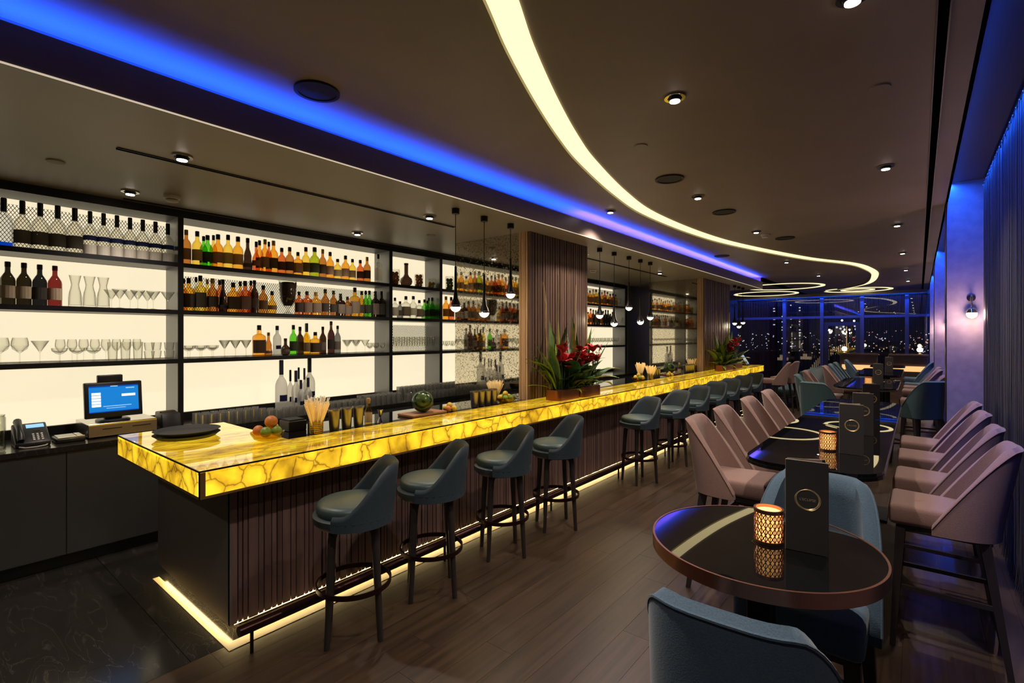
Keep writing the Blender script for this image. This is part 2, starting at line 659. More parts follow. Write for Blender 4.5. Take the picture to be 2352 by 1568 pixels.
def paper(name, col, tr):
    """printed paper that lets some light through from behind"""
    m, nt, b = nodes(name)
    nt.nodes.remove(b)
    d = nt.nodes.new('ShaderNodeBsdfDiffuse')
    d.inputs['Color'].default_value = (*col, 1)
    t_ = nt.nodes.new('ShaderNodeBsdfTranslucent')
    t_.inputs['Color'].default_value = (*tr, 1)
    a_ = nt.nodes.new('ShaderNodeAddShader')
    nt.links.new(d.outputs[0], a_.inputs[0])
    nt.links.new(t_.outputs[0], a_.inputs[1])
    nt.links.new(a_.outputs[0], nt.nodes['Material Output'].inputs['Surface'])


paper('white_label', (.50, .47, .43), (.45, .42, .38))
paper('straw_paper', (.80, .72, .52), (.55, .48, .30))
paper('straw_white', (.80, .77, .70), (.55, .52, .45))
paper('paper_label', (.40, .33, .24), (.20, .16, .11))
paper('dark_label', (.055, .05, .045), (.05, .04, .03))
paper('grey_label', (.18, .15, .12), (.16, .12, .08))
paper('navy_label', (.02, .022, .08), (.02, .025, .08))
glassy('glass_up', (.90, .90, .88), .30, .16, .12, frost=.14, fcol=(.8, .8, .8))
glassy('glass_clear', (.970, .970, .950), .08, .03, power=2.1)
glassy('glass_jar', (.90, .91, .86), .35, .06)
glassy('glass_yellow', (.95, .75, .12), .5, .08)
glassy('window_glass', (.72, .74, .84), .75, .24, .004)

# ================================================================== THE SETTING
Y0, Y1 = -2.6, 20.5
XB = -5.76
# floors: wood planks on the guest side, polished dark stone behind the bar
fl = struct('floor', MB().box(-3.03, 1.0, Y0, Y1, -.10, -.006), 'leg_wood', label='brown wooden plank floor of the lounge')
PW = .185
n_rows = int((1.0 + 3.03) / PW) + 1
for i in range(n_rows):
    x0 = -3.03 + i * PW
    x1 = min(x0 + PW - .0015, 1.0)
    y = Y0 - R.random() * 2.2
    while y < Y1:
        L = R.uniform(1.9, 2.5)
        a, b = max(y, Y0), min(y + L - .0015, Y1)
        if b - a > .1 and b > .4:
            put('plank', cached(('plank', i == n_rows - 1), lambda: MB().box(0, x1 - x0, 0, 1, -.004, 0).mesh('plank')), 'floor_wood', fl,
                loc=(x0, a, 0), scale=(1, b - a, 1))
        y += L
st = struct('floor_bar', MB().box(XB, -3.03, Y0, Y1, -.10, -.006), 'dark_marble', label='polished dark veined stone floor behind the bar')
for i in range(5):
    for j in range(9):
        xa, ya = XB + i * .60, Y0 + j * 1.2
        put('tile', MB().box(xa, min(xa + .598, -3.032), ya, ya + 1.197, -.006, 0).mesh('tile'), 'dark_marble', st, world=False)
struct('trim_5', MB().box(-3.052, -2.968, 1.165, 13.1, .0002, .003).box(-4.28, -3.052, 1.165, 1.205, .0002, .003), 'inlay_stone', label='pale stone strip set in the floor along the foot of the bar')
struct('wall_back', MB().box(XB - .12, XB, Y0, Y1, 0, 3.3), 'wall_dark')
struct('wall_near', MB().box(XB, 1.3, Y0 - .12, Y0, 0, 3.5), 'wall_dark')
# main ceiling, ends in a curtain pocket on the window side
struct('ceiling', MB().box(-3.24, .245, Y0, Y1, 3.20, 3.32).box(XB, -3.02, 13.62, Y1, 3.20, 3.32), 'ceiling_paint', label='dark taupe main ceiling')
struct('ceiling_pocket', MB().box(.245, 1.3, Y0, Y1, 3.40, 3.5), 'pocket_paint', label='raised ceiling strip above the string curtain')
struct('trim_1', MB().box(.225, .245, Y0, Y1, 3.20, 3.42), 'ceiling_paint', label='edge of the ceiling beside the curtain pocket')
# lowered ceiling over the bar with its dark fascia
struct('ceiling_low', MB().box(XB, -3.06, Y0, 13.6, 2.92, 3.02), 'low_ceiling', label='lowered grey ceiling over the bar')
struct('trim_2', MB().box(-3.06, -3.02, Y0, 13.62, 2.915, 3.09).box(XB, -3.06, 13.6, 13.62, 2.915, 3.2), 'fascia', label='dark fascia of the lowered ceiling')
struct('trim_3', MB().box(-3.27, -3.24, Y0, 13.6, 3.02, 3.32), 'wall_dark', label='rear upstand of the light cove')
led = thing('cove_light_strip', 'hidden strip washing the ceiling above the bar fascia in blue', 'light strip', (-3.14, 5, 3.05))
MB().box(-3.15, -3.09, Y0, 4.6, 3.045, 3.06).build('blue_strip', 'led_blue', led)
MB().box(-3.15, -3.09, 4.6, 13.5, 3.045, 3.06).build('blue_strip', 'led_blue', led)
MB().box(-3.085, -3.065, 5.0, 13.5, 3.045, 3.055).build('violet_strip', 'led_violet', led)
o = MB().box(-3.026, -3.017, Y0, 13.6, 2.908, 2.914).build('edge_light', 'led_line')
tag(o, 'thin warm light line along the lower edge of the dark fascia', 'light strip')
# window side: columns, string curtain, dark glazing behind
struct('wall_window_side', MB().box(1.18, 1.3, Y0, Y1, 0, 3.45), 'wall_dark')
COLS = [7.2, 12.75, 17.9]
for i, y in enumerate(COLS):
    q = struct('pillar_%d' % (i + 1), MB().box(.235, .98, y, y + .50, 0, 3.40), 'column_plaster', label='plaster column beside the string curtain')
    MB().box(.229, .2345, y + .012, y + .30, .10, 3.39).build('metal_strip', 'column_reveal', q)
    MB().box(.222, .98, y - .012, y + .512, 0, .10).build('skirting', 'bronze_trim', q)
led2 = thing('curtain_light_strip', 'hidden blue strip lighting the top of the string curtain', 'light strip', (.27, 5, 3.37))
MB().box(.2455, .264, 1.5, Y1 - .5, 3.384, 3.397).build('housing', 'black_metal', led2)
MB().add([(.247, 1.5, 3.3835), (.247, Y1 - .5, 3.3835), (.263, Y1 - .5, 3.3835), (.263, 1.5, 3.3835)], [(0, 1, 2, 3)]).build('blue_strip', 'led_one_side', led2)


def string_curtain(name, y0, y1, x, step, matname, label, z0=.0, z1=3.30, axis='y', layers=2):
    mb = MB()
    n = int((y1 - y0) / step)
    for l in range(layers):
        for i in range(n):
            y = y0 + (i + R.uniform(-.4, .4)) * step
            xx = x + l * .022 + R.uniform(-.006, .006) + .012 * math.sin(i * .35)
            zb = z0 + abs(R.gauss(0, .05)) + .01
            r = .0022
            pts = [(xx, y, z1), (xx + R.uniform(-.004, .004), y + R.uniform(-.003, .003), (z1 + zb) / 2), (xx + R.uniform(-.008, .008), y + R.uniform(-.006, .006), zb + .15),
                   (xx + R.uniform(-.02, .02), y + R.uniform(-.02, .02), zb)]
            if axis == 'x':
                pts = [(b, a, c) for a, b, c in pts]
            mb.tube(pts, [r, r, r, r * .8], 3, False)
    t = thing(name, label, 'curtain', (x, (y0 + y1) / 2, 0) if axis == 'y' else ((y0 + y1) / 2, x, 0))
    o_ = mb.build('strings', matname, t)
    o_['kind'] = 'stuff'
    rail = MB()
    if axis == 'y':
        rail.box(x - .012, x + .034, y0, y1, z1, z1 + .03)
    else:
        rail.box(y0, y1, x - .012, x + .034, z1, z1 + .03)
    rail.build('curtain_rail', 'black_metal', t)
    return t


tc_ = string_curtain('string_curtain', 2.6, 7.12, .53, .0085, 'string_dark', 'near black string curtain beside the mauve chairs, fringed at the floor', layers=3)
for i in range(22):
    y = 3.9 + i * .15
    put('hook', cached('hook', lambda: MB().sphere((0, 0, 0), .008, 8, 5).mesh('hook', smooth=40)), 'string_hook', tc_, loc=(.515 - tc_.location.x, y - tc_.location.y, 3.30))
string_curtain('string_curtain', 7.75, 12.65, .53, .02, 'string_dark', 'farther string curtain between the two plaster columns with wall lamps')
# the night window at the end of the room
YW = Y1
struct('wall_far', MB().box(XB, .98, YW, YW + .12, 3.08, 3.45).box(XB, -5.45, YW, YW + .12, 0, 3.08), 'wall_dark')
win = struct('window_1', MB().box(-5.45, .98, YW - .02, YW + .10, 0, .06), 'window_frame', label='tall night window wall across the end of the room')
for x in (-3.81, -2.64, -1.48, -.3):
    MB().box(x - .05, x + .05, YW - .10, YW + .08, .06, 3.08).build('mullion', 'mullion_paint', win)
MB().box(-5.45, .98, YW - .06, YW + .06, 2.36, 2.44).build('transom', 'mullion_paint', win)
for xa, xb in ((-5.45, -3.81), (-3.81, -2.64), (-2.64, -1.48), (-1.48, -.3), (-.3, .98)):
    for za, zb in ((.06, 2.36), (2.44, 3.08)):
        if (xa, za) == (-2.64, .06):
            continue
        MB().box(xa + .05, xb - .05, YW + .01, YW + .02, za, zb).build('pane', 'window_glass', win)
dr = struct('door_1', MB().box(-2.58, -2.46, YW - .04, YW + .05, .06, 2.22).box(-1.66, -1.54, YW - .04, YW + .05, .06, 2.22).box(-2.46, -1.66, YW - .04, YW + .05, 2.10, 2.22)
            .box(-2.46, -1.66, YW - .04, YW + .05, .06, .16), 'window_frame', label='glazed terrace door in the window wall')
MB().box(-2.46, -1.66, YW, YW + .01, .16, 2.10).build('pane', 'window_glass', dr)
MB().box(-2.44, -2.41, YW - .08, YW - .05, .9, 1.3).build('handle', 'steel', dr)
struct('trim_4', MB().box(XB, .2, YW - .50, YW - .46, 3.10, 3.2), 'ceiling_paint', label='ceiling drop hiding the window light')
led3 = thing('window_light_strip', 'hidden blue strip washing the window mullions at the end of the room', 'light strip', (-2.4, YW - .4, 3.19))
MB().box(-5.3, .1, YW - .42, YW - .39, 3.185, 3.198).build('blue_strip', 'led_window', led3)
string_curtain('string_curtain', -5.4, -4.05, YW - .22, .03, 'string_red_lit', 'string curtain tinted as if lit red in the window corner beyond the bar end', axis='x', z1=3.06)
string_curtain('string_curtain', -4.0, .2, YW - .25, .022, 'string_far', 'thin string curtain hanging across the whole night window', axis='x', z1=3.06, layers=1)

# outside: terrace, railing, distant city at night
struct('terrace_ground', MB().box(-9, 5, YW + .12, 24.4, -.1, 0).box(-60, 80, 24.4, 900, -6.2, -6.0), 'terrace', label='dark terrace and land outside')
t = thing('terrace_railing', 'metal and glass railing of the dark terrace outside the window', 'railing', (-2.5, 22.6, 0))
MB().box(-7, 2, 22.58, 22.62, 1.12, 1.16).build('handrail', 'steel', t)
for i in range(7):
    x = -6.4 + i * 1.3
    MB().box(x - .02, x + .02, 22.58, 22.62, 0, 1.12).build('post', 'steel', t)
    if i < 6:
        MB().box(x + .05, x + 1.25, 22.595, 22.605, .12, 1.05).build('pane', 'window_glass', t)


def city(name, n, matname, label, box, size):
    mb = MB()
    for i in range(n):
        y = R.uniform(*box[1])
        k = y / 100.0
        x = R.uniform(*box[0]) * k
        z = 1.75 + R.uniform(*box[2]) * k
        s_ = R.uniform(*size) * k
        mb.box(x - s_, x + s_, y - s_, y + s_, z, z + 2 * s_)
    o_ = mb.build(name, matname)
    return tag(o_, label, 'city lights', kind='stuff')


city('city_lights', 170, 'city_white', 'scattered white points of city light on the night horizon', ((-30, 3), (90, 210), (-2.6, .5)), (.03, .085))
city('city_lights', 80, 'city_warm', 'scattered amber points of street light on the night horizon', ((-22, 3), (80, 190), (-3.4, -.6)), (.03, .10))
city('city_lights', 30, 'city_red', 'scattered red points of light on the night horizon', ((-9, 1), (80, 160), (-1.0, .8)), (.04, .09))
tw = thing('office_tower', 'dark far tower with a column of lit windows seen through the window', 'building', (-25.5, 140, -6))
MB().box(-29.5, -21.5, 140, 148, -6, 10.5).build('body', 'city_dark', tw)
for i in range(16):
    z = -1 + i * .68
    for j in range(4):
        if R.random() < .30:
            x = -28.6 + j * 1.9
            MB().box(x, x + R.uniform(.2, .5), 139.9, 139.98, z, z + .25).build('window', 'city_white', tw)
ms = thing('floodlight_mast', 'tall lit mast with floodlights beyond the terrace door', 'lamp post', (-8.9, 95, -6))
MB().tube([(-8.9, 95, -6), (-8.9, 95, 3.2)], .06, 6).build('pole', 'city_warm', ms)
for dx, dz in ((-1.3, 3.1), (-.8, 2.9), (-.4, 3.2), (1.1, 3.3), (1.2, 2.8), (-.6, 4.2), (1.0, 4.1)):
    MB().sphere((-8.9 + dx, 95, dz), .16, 8, 5).build('floodlight', 'city_white', ms)
for k, (x, z, lab) in enumerate(((-13.6, -1.4, 'bright yellow street lamp cluster low behind the glass, by the terrace rail'), (-11.0, -1.2, 'wide yellow lit doorway far outside, just before the terrace door'))):
    t = thing('street_light', lab, 'street light', (x, 72, -6))
    MB().tube([(x, 72, -6), (x, 72, z)], .12, 6).build('pole', 'city_dark', t)
    MB().box(x - .6, x + .6, 71.8, 72.2, z, z + .35).box(x - .3, x + .1, 71.8, 72.2, z + .35, z + .7).build('lamp', 'city_warm', t)
rd = MB()
for i in range(22):
    y = 66 + i * 5
    x = -9.8 + i * .18
    rd.box(x * y / 66 - .05, x * y / 66 + .05, y, y + .2, -3.2 + .06 * i, -2.2 + .09 * i)
tag(rd.build('bridge_lights', 'city_warm'), 'amber lights along a road seen through the terrace door', 'road lights', kind='stuff')

# ================================================================== CEILING FITTINGS
ARC = [(-1.18, 1.15), (-1.409, 1.642), (-1.572, 1.983), (-1.79, 2.517), (-1.987, 3.066), (-2.148, 3.612), (-2.362, 4.612), (-2.485, 5.627), (-2.434, 7.126),
       (-2.221, 8.525), (-1.638, 10.673), (-1.082, 11.987), (-.87, 13.067), (-.819, 14.574), (-1.121, 16.847), (-1.881, 18.366), (-2.45, 18.95)]


def spline(pts, k=8):
    out = []
    P = [Vector((*p, 0)) for p in pts]
    for i in range(len(P) - 1):
        p0, p1, p2, p3 = P[max(i - 1, 0)], P[i], P[i + 1], P[min(i + 2, len(P) - 1)]
        for j in range(k):
            t_ = j / k
            out.append(.5 * ((2 * p1) + (p2 - p0) * t_ + (2 * p0 - 5 * p1 + 4 * p2 - p3) * t_ ** 2 + (3 * p1 - p0 - 3 * p2 + p3) * t_ ** 3))
    out.append(P[-1])
    return out


def ribbon(pts, a, b, z0, z1):
    """strip between lateral offsets a and b (to the right of travel) with thickness"""
    vs_, fs_ = [], []
    n = len(pts)
    for i, p in enumerate(pts):
        t_ = (pts[min(i + 1, n - 1)] - pts[max(i - 1, 0)]).normalized()
        nrm = Vector((t_.y, -t_.x, 0))
        for off, z in ((a, z0), (b, z0), (b, z1), (a, z1)):
            q = p + nrm * off
            vs_.append((q.x, q.y, z))
    for i in range(n - 1):
        for k in range(4):
            l = (k + 1) % 4
            fs_.append((4 * i + k, 4 * i + 4 + k, 4 * i + 4 + l, 4 * i + l))
    fs_ += [(0, 1, 2, 3), (4 * n - 1, 4 * n - 2, 4 * n - 3, 4 * n - 4)]
    return MB().add(vs_, fs_)


arc = spline([(-.2, -.9), (-.72, .2)] + ARC)
t = thing('curved_ceiling_light', 'long curved warm light channel snaking across the dark ceiling', 'ceiling light', (-1.8, 6, 3.19))
ribbon(arc, -.05, .085, 3.190, 3.199).build('diffuser', 'cove_light', t)
ribbon(arc, -.085, -.055, 3.172, 3.199).build('lip', 'cream_lip', t)
for c, r0, lab in (((-3.10, 16.5, 0), 1.0, 'warm ring light on the ceiling beyond the end of the blue cove'), ((-1.50, 19.10, 0), .85, 'large warm ring light on the ceiling near the end window'),
                   ((-1.50, 19.10, 0), .40, 'small warm ring light nested inside the large ring near the window'), ((-4.1, 18.9, 0), .95, 'warm ring light in the far ceiling corner beyond the bar')):
    o = MB().ring(c, r0 - .05, r0 + .05, 3.188, 3.199, 64).build('ring_light', 'cove_light')
    tag(o, lab, 'ceiling light', 'ring lights on the far ceiling')


def disc_mesh(r, h):
    return MB().lathe([(r, -h), (r, 0)], 24).mesh('disc', smooth=40)


def downlight(x, y, z, label, group, aim=(0, 0), power=None, tilt=True):
    t = thing('downlight', label, 'downlight', (x, y, z), 0, group)
    put('ring', cached('dl_ring', lambda: MB().ring((0, 0, 0), .043, .062, -.010, -.001, 24).mesh('ring')), 'chrome', t, loc=(0, 0, 0))
    put('housing', cached('dl_house', lambda: MB().lathe([(.034, -.026), (.042, -.002)], 20).mesh('housing', smooth=40)), 'black_metal', t, loc=(0, 0, 0))
    put('lens', cached('dl_lens', lambda: MB().lathe([(.030, -.031), (.030, -.0265)], 20).mesh('lens')), 'downlight_lens', t, loc=(0, 0, 0))
    L = bpy.data.lights.new('downlight_lamp', 'SPOT')
    L.energy = SPOT if power is None else power
    L.color = (1.0, .85, .70)
    L.spot_size = rad(124)
    L.spot_blend = 1.0
    L.shadow_soft_size = .03
    lo = bpy.data.objects.new('lamp', L)
    COL.objects.link(lo)
    lo.parent = t
    lo.location = (0, 0, -.05)
    lo.rotation_euler = (rad(aim[0]), rad(aim[1]), 0)
    return t


for i, y in enumerate((2.576, 5.33, 8.195, 11.017, 13.874, 16.62)):
    downlight(-.22, y, 3.199, '%s small downlight in the ceiling row beside the black slot' % ORD[i], 'downlights beside the black slot')
downlight(-.22, -.18, 3.199, 'unseen downlight added behind the camera to brighten the near chairs', 'downlights beside the black slot', power=SPOT * .45)  # added fill lamp out of view, lifts the dark near chair back
for i, (x, y) in enumerate(((-1.149, 2.98), (-1.779, 5.248), (-1.744, 7.498), (-2.0, 10.936), (-1.853, 13.842), (-1.149, .73))):  # the last one is out of view, added to brighten the bar slats and end
    downlight(x, y, 3.199, '%s downlight along the middle of the main ceiling' % ORD[i], 'downlights in the middle of the main ceiling')
downlight(-2.769, 5.211, 3.199, 'single downlight between the curved light and the blue cove', 'downlights in the middle of the main ceiling')
for i, (x, y) in enumerate(((-3.72, 1.174), (-3.70, 3.278), (-3.70, 6.2), (-3.70, 8.865), (-3.72, -.93))):
    downlight(x, y, 2.919, '%s downlight on the bar side of the lowered ceiling' % ORD[i], 'downlights in the lowered ceiling', power=SPOT * .5)
for i, (x, y) in enumerate(((-4.95, 1.195), (-4.93, 3.293), (-4.93, 7.0))):
    downlight(x, y, 2.919, '%s downlight close to the lit shelves' % ORD[i], 'downlights in the lowered ceiling', power=SPOT * .4)
for i, (x, y) in enumerate(((-2.763, 1.571), (-1.785, 4.502), (-1.767, 6.103), (-1.538, 8.3), (-2.768, 9.428))):
    t = thing('ceiling_speaker', '%s round black ceiling speaker counted from the bar corner end' % ORD[i], 'speaker', (x, y, 3.199), 0, 'round ceiling speakers')
    put('frame', cached('spk_f', lambda: MB().ring((0, 0, 0), .108, .128, -.012, 0, 32).mesh('frame')), 'black_matte', t, loc=(0, 0, 0))
    put('grille', cached('spk_g', lambda: MB().lathe([(.108, -.007), (.108, 0)], 32).mesh('grille')), 'rubber', t, loc=(0, 0, 0))
for x, y, z, lab in ((-4.853, 1.458, 2.919, 'cream smoke detector near the lit shelves on the lowered ceiling'), (-1.703, 7.838, 3.199, 'pale smoke detector beside a round speaker on the main ceiling'),
                     (-4.5, 7.824, 2.919, 'pale smoke detector past the wooden pillar on the lowered ceiling')):
    t = thing('smoke_detector', lab, 'smoke detector', (x, y, z))
    put('base', cached('sm_b', lambda: MB().lathe([(.052, -.028), (.060, -.022), (.060, 0)], 24).mesh('base', smooth=35)), 'white_plastic', t, loc=(0, 0, 0))
    put('cap', cached('sm_c', lambda: MB().lathe([(.036, -.050), (.046, -.044), (.046, -.034)], 24).mesh('cap', smooth=35)), 'white_plastic', t, loc=(0, 0, 0))
    put('vent', cached('sm_v', lambda: MB().lathe([(.040, -.034), (.040, -.028)], 24).mesh('vent')), 'black_matte', t, loc=(0, 0, 0))
for x, y, z, lab in ((-1.648, 3.589, 3.199, 'flat ceiling disc between two downlights on the main ceiling'), (-.175, 3.621, 3.199, 'flat ceiling disc near the black slot above the tables'),
                     (-4.489, .675, 2.919, 'flat ceiling disc on the lowered ceiling above the phone'), (-4.405, 3.926, 2.919, 'flat ceiling disc on the lowered ceiling near the pendants')):
    t = tag(MB().lathe([(.048, -.006), (.052, 0)], 24, (x, y, z)).build('sprinkler_cover', 'ceiling_paint', smooth=40), lab, 'sprinkler cover')
for x0, x1, y0, y1, z, lab in ((.066, .106, Y0, Y1, 3.196, 'long black slot running the length of the main ceiling'), (-3.89, -3.86, .867, 3.79, 2.917, 'black linear air slot in the lowered ceiling by the pendants'),
                               (-5.26, -5.245, 1.22, 10.6, 2.917, 'thin black slot in the lowered ceiling close to the shelves'), (-3.89, -3.86, 5.9, 9.6, 2.917, 'black linear air slot in the lowered ceiling past the pillar')):
    t = thing('air_slot', lab, 'air vent', ((x0 + x1) / 2, (y0 + y1) / 2, z))
    MB().box(x0, x1, y0, y1, z - .002, z + .004).build('slot', 'slot_black', t)
    MB().box(x0 - .006, x0, y0, y1, z - .004, z + .004).box(x1, x1 + .006, y0, y1, z - .004, z + .004).build('frame', 'black_metal', t)

# pendant lamps over the bar
PEND = [(3.25, 2.02), (3.64, 1.98), (4.05, 2.19), (5.93, 2.03), (6.34, 1.93), (6.8, 2.17), (7.19, 1.97), (7.55, 2.05), (12.25, 2.05), (12.6, 1.98), (12.95, 2.08)]
for i, (y, z) in enumerate(PEND):
    k, nm = (i, 'before the first wooden pillar') if i < 3 else ((i - 3, 'between the two wooden pillars') if i < 8 else (i - 8, 'past the second wooden pillar'))
    t = thing('pendant_lamp', '%s dark pendant lamp with glowing ball %s' % (ORD[k], nm), 'pendant lamp', (-3.31, y, 2.919), 0, 'pendant lamps over the bar')
    put('ceiling_rose', cached('pl_rose', lambda: MB().lathe([(.032, -.05), (.036, -.046), (.036, 0)], 18).mesh('rose', smooth=40)), 'black_metal', t, loc=(0, 0, 0))
    dz = z - 2.919
    put('cable', cached('pl_cable', lambda: MB().lathe([(.0035, 0), (.0035, 1)], 6).mesh('cable')), 'black_metal', t, loc=(0, 0, dz + .36), scale=(1, 1, -dz - .41))
    put('stem', cached('pl_stem', lambda: MB().lathe([(.046, .015), (.040, .035), (.022, .075), (.014, .14), (.010, .37)], 18).mesh('stem', smooth=50)), 'black_metal', t, loc=(0, 0, dz))
    put('ball', cached('pl_ball', lambda: MB().lathe([(.050 * math.cos(a), .050 * math.sin(a)) for a in [rad(x) for x in (-8, 0, 8, 18)]], 18).mesh('ball', smooth=60)), 'chrome', t, loc=(0, 0, dz))
    put('bulb', cached('pl_bulb', lambda: MB().lathe([(.049 * max(.05, math.cos(a)), .049 * math.sin(a)) for a in [rad(x) for x in (-88, -70, -50, -30, -8)]], 18, cap1=False).mesh('bulb', smooth=60)), 'lamp_bulb', t, loc=(0, 0, dz))
    L = bpy.data.lights.new('pendant_glow', 'POINT')
    L.energy = 3.0
    L.color = (1, .80, .52)
    L.shadow_soft_size = .05
    lo = bpy.data.objects.new('lamp', L)
    COL.objects.link(lo)
    lo.parent = t
    lo.location = (0, 0, dz - .07)
# wall lamps on the plaster columns
for i, y in enumerate(COLS):
    t = thing('wall_lamp', 'chrome wall lamp with glowing ball on the %s plaster column' % ORD[i], 'wall lamp', (.43, y - .001, 1.99), 0, 'wall lamps on the columns')
    put('backplate', cached('wl_b', lambda: MB().lathe([(.035, -.015), (.035, 0)], 18, (0, 0, .16), ax='y').mesh('plate', smooth=40)), 'chrome', t, loc=(0, 0, 0))
    put('arm', cached('wl_a', lambda: MB().tube([(0, -.012, .16), (0, -.05, .19), (0, -.09, .17), (0, -.10, .05)], .008, 8).mesh('arm', smooth=50)), 'chrome', t, loc=(0, 0, 0))
    put('cap', cached('wl_c', lambda: MB().lathe([(.050, .0), (.040, .03), (.012, .055)], 18, (0, -.10, 0)).mesh('cap', smooth=50)), 'chrome', t, loc=(0, 0, 0))
    put('bulb', cached('wl_g', lambda: MB().sphere((0, -.10, -.012), .045, 16, 10).mesh('bulb', smooth=60)), 'lamp_bulb', t, loc=(0, 0, 0))
    L = bpy.data.lights.new('wall_glow', 'POINT')
    L.energy = 11.0
    L.color = (1, .62, .52)
    L.shadow_soft_size = .05
    lo = bpy.data.objects.new('lamp', L)
    COL.objects.link(lo)
    lo.parent = t
    lo.location = (0, -.18, -.02)

# ================================================================== THE BAR
BX, BXI, BY0, BY1 = -3.10, -3.36, 1.22, 13.1
bar = thing('bar_counter', 'long dark wooden bar front of vertical slats under the glowing counter', 'bar', (-3.2, 7, 0))
MB().box(BXI, BX - .022, BY0 + .015, BY1, .065, .885).box(-4.36, BXI, BY0 + .015, 1.56, .065, .885).build('body', 'pillar_gap', bar)
MB().box(-4.36, BX, BY0, BY0 + .012, .065, .885).build('end_panel', 'bar_end', bar, bevel=.002, seg=1)
MB().box(-4.30, BX - .10, BY0 + .09, 1.5, .004, .065).box(BXI, BX - .10, 1.5, BY1 - .05, .004, .065).build('plinth', 'bronze_trim', bar)
MB().box(BX - .034, BX - .010, BY0 + .03, BY1 - .05, .0592, .0645).build('led_strip', 'led_warm', bar)
MB().box(-4.28, BX - .035, BY0 + .012, BY0 + .036, .052, .0645).build('led_strip', 'led_warm', bar)
y = BY0
cnt = 0
rest = MB()
pat = [.050, .030, .030, .062, .030, .046, .030, .030, .055, .040]
while y < BY1 - .02:
    wd = pat[cnt % 10] * R.choice((.9, 1.0, 1.0, 1.12))
    y2 = min(y + wd - .007, BY1)
    pr = R.choice((0, .003, .006))
    if cnt < 300:
        put('slat', MB().box(BX - .022, BX - pr, y, y2, .065, .885).mesh('slat'), 'slat_wood', bar)
    else:
        rest.box(BX - .022, BX - pr, y, y2, .065, .885)
    y += wd
    cnt += 1
if rest.v:
    o = rest.build('slats', 'slat_wood', bar)
    o['kind'] = 'stuff'
top = thing('onyx_countertop', 'glowing yellow backlit onyx countertop running the length of the bar', 'countertop', (-3.15, 7, .89))
TX0, TX1, TY0, TY1, TZ0, TZ1 = -2.92, -3.36, 1.0, 13.27, .89, 1.04
MB().box(TX1 + .02, TX0 - .025, TY0 + .025, TY1 - .025, TZ0 + .012, TZ1 - .025).box(-4.42, TX1 + .02, TY0 + .025, 1.68, TZ0 + .012, TZ1 - .025).build('core', 'bronze_trim', top)
MB().box(-4.43, TX0 - .012, TY0 + .012, 1.69, TZ0, TZ0 + .012).box(TX1 + .01, TX0 - .012, 1.69, TY1 - .012, TZ0, TZ0 + .012).build('underside', 'bronze_trim', top)
ys = [TY0] + [1.0 + .92 + i * 1.135 for i in range(10)] + [TY1]
for a, b in zip(ys[:-1], ys[1:]):
    MB().box(TX0 - .022, TX0, a + .002, b - .002, TZ0, TZ1 - .003).build('front_panel', 'onyx_front', top)
    MB().box(TX1, TX0 - .0, a + .001, b - .001, TZ1 - .022, TZ1).build('top_panel', 'onyx_top', top)
MB().box(-4.44, TX1 - .001, TY0, 1.70, TZ1 - .022, TZ1).build('top_panel', 'onyx_top', top)
for a, b in ((-4.44, -3.72), (-3.715, TX0 - .023)):
    MB().box(a, b, TY0, TY0 + .022, TZ0, TZ1 - .003).build('end_panel', 'onyx_front', top)
MB().box(-4.44, -4.42, TY0 + .022, 1.70, TZ0, TZ1 - .022).build('end_panel', 'onyx_front', top)
MB().box(TX0 - .003, TX0 + .002, TY0, TY1, TZ1 - .008, TZ1 + .001).box(-4.44, TX0, TY0 - .002, TY0 + .003, TZ1 - .008, TZ1 + .001).box(TX0 - .004, TX0 + .002, TY0 - .002, TY0 + .004, TZ0, TZ1).build('edge_trim', 'bronze_trim', top)
MB().box(TX0 - .002, TX0 + .0015, TY0 + .002, TY1, TZ0, TZ0 + .014).box(-4.44, TX0 - .004, TY0 - .0015, TY0 + .002, TZ0, TZ0 + .014).box(TX0 - .002, TX0 + .0012, TY0 + .004, TY0 + .030, TZ0 + .014, TZ1 - .009).build('unlit_border', 'onyx_unlit', top)
# foot rail
t = thing('foot_rail', 'dark bronze foot rail on short posts along the base of the bar', 'foot rail', (-2.86, 7, 0))
MB().tube([(-2.86, 1.17, .145), (-2.86, 13.0, .145)], .027, 12).build('rail', 'rail_metal', t, smooth=40)
for i in range(9):
    yy = 1.24 + i * 1.45
    MB().tube([(-2.86, yy, 0), (-2.86, yy, .12)], .010, 8).build('post', 'black_metal', t, smooth=40)
# dark work ledge behind the onyx, in three runs between the pillars
for k, (a, b, lab) in enumerate(((1.71, 4.44, 'black work ledge behind the onyx top next to the tray'), (5.76, 10.32, 'black work ledge behind the onyx top between the two pillars'),
                                 (12.12, 13.1, 'black work ledge behind the onyx top past the second pillar'))):
    t = thing('work_ledge', lab, 'counter', (-3.6, (a + b) / 2, 0))
    MB().box(-3.86, -3.365, a, b, 1.0, 1.035).build('top', 'black_glass', t)
    MB().box(-3.84, -3.365, a + .01, b - .01, .1, 1.0).build('cabinet', 'back_cabinet', t)
    MB().box(-3.80, -3.38, a + .02, b - .02, 0, .1).build('plinth', 'black_matte', t)

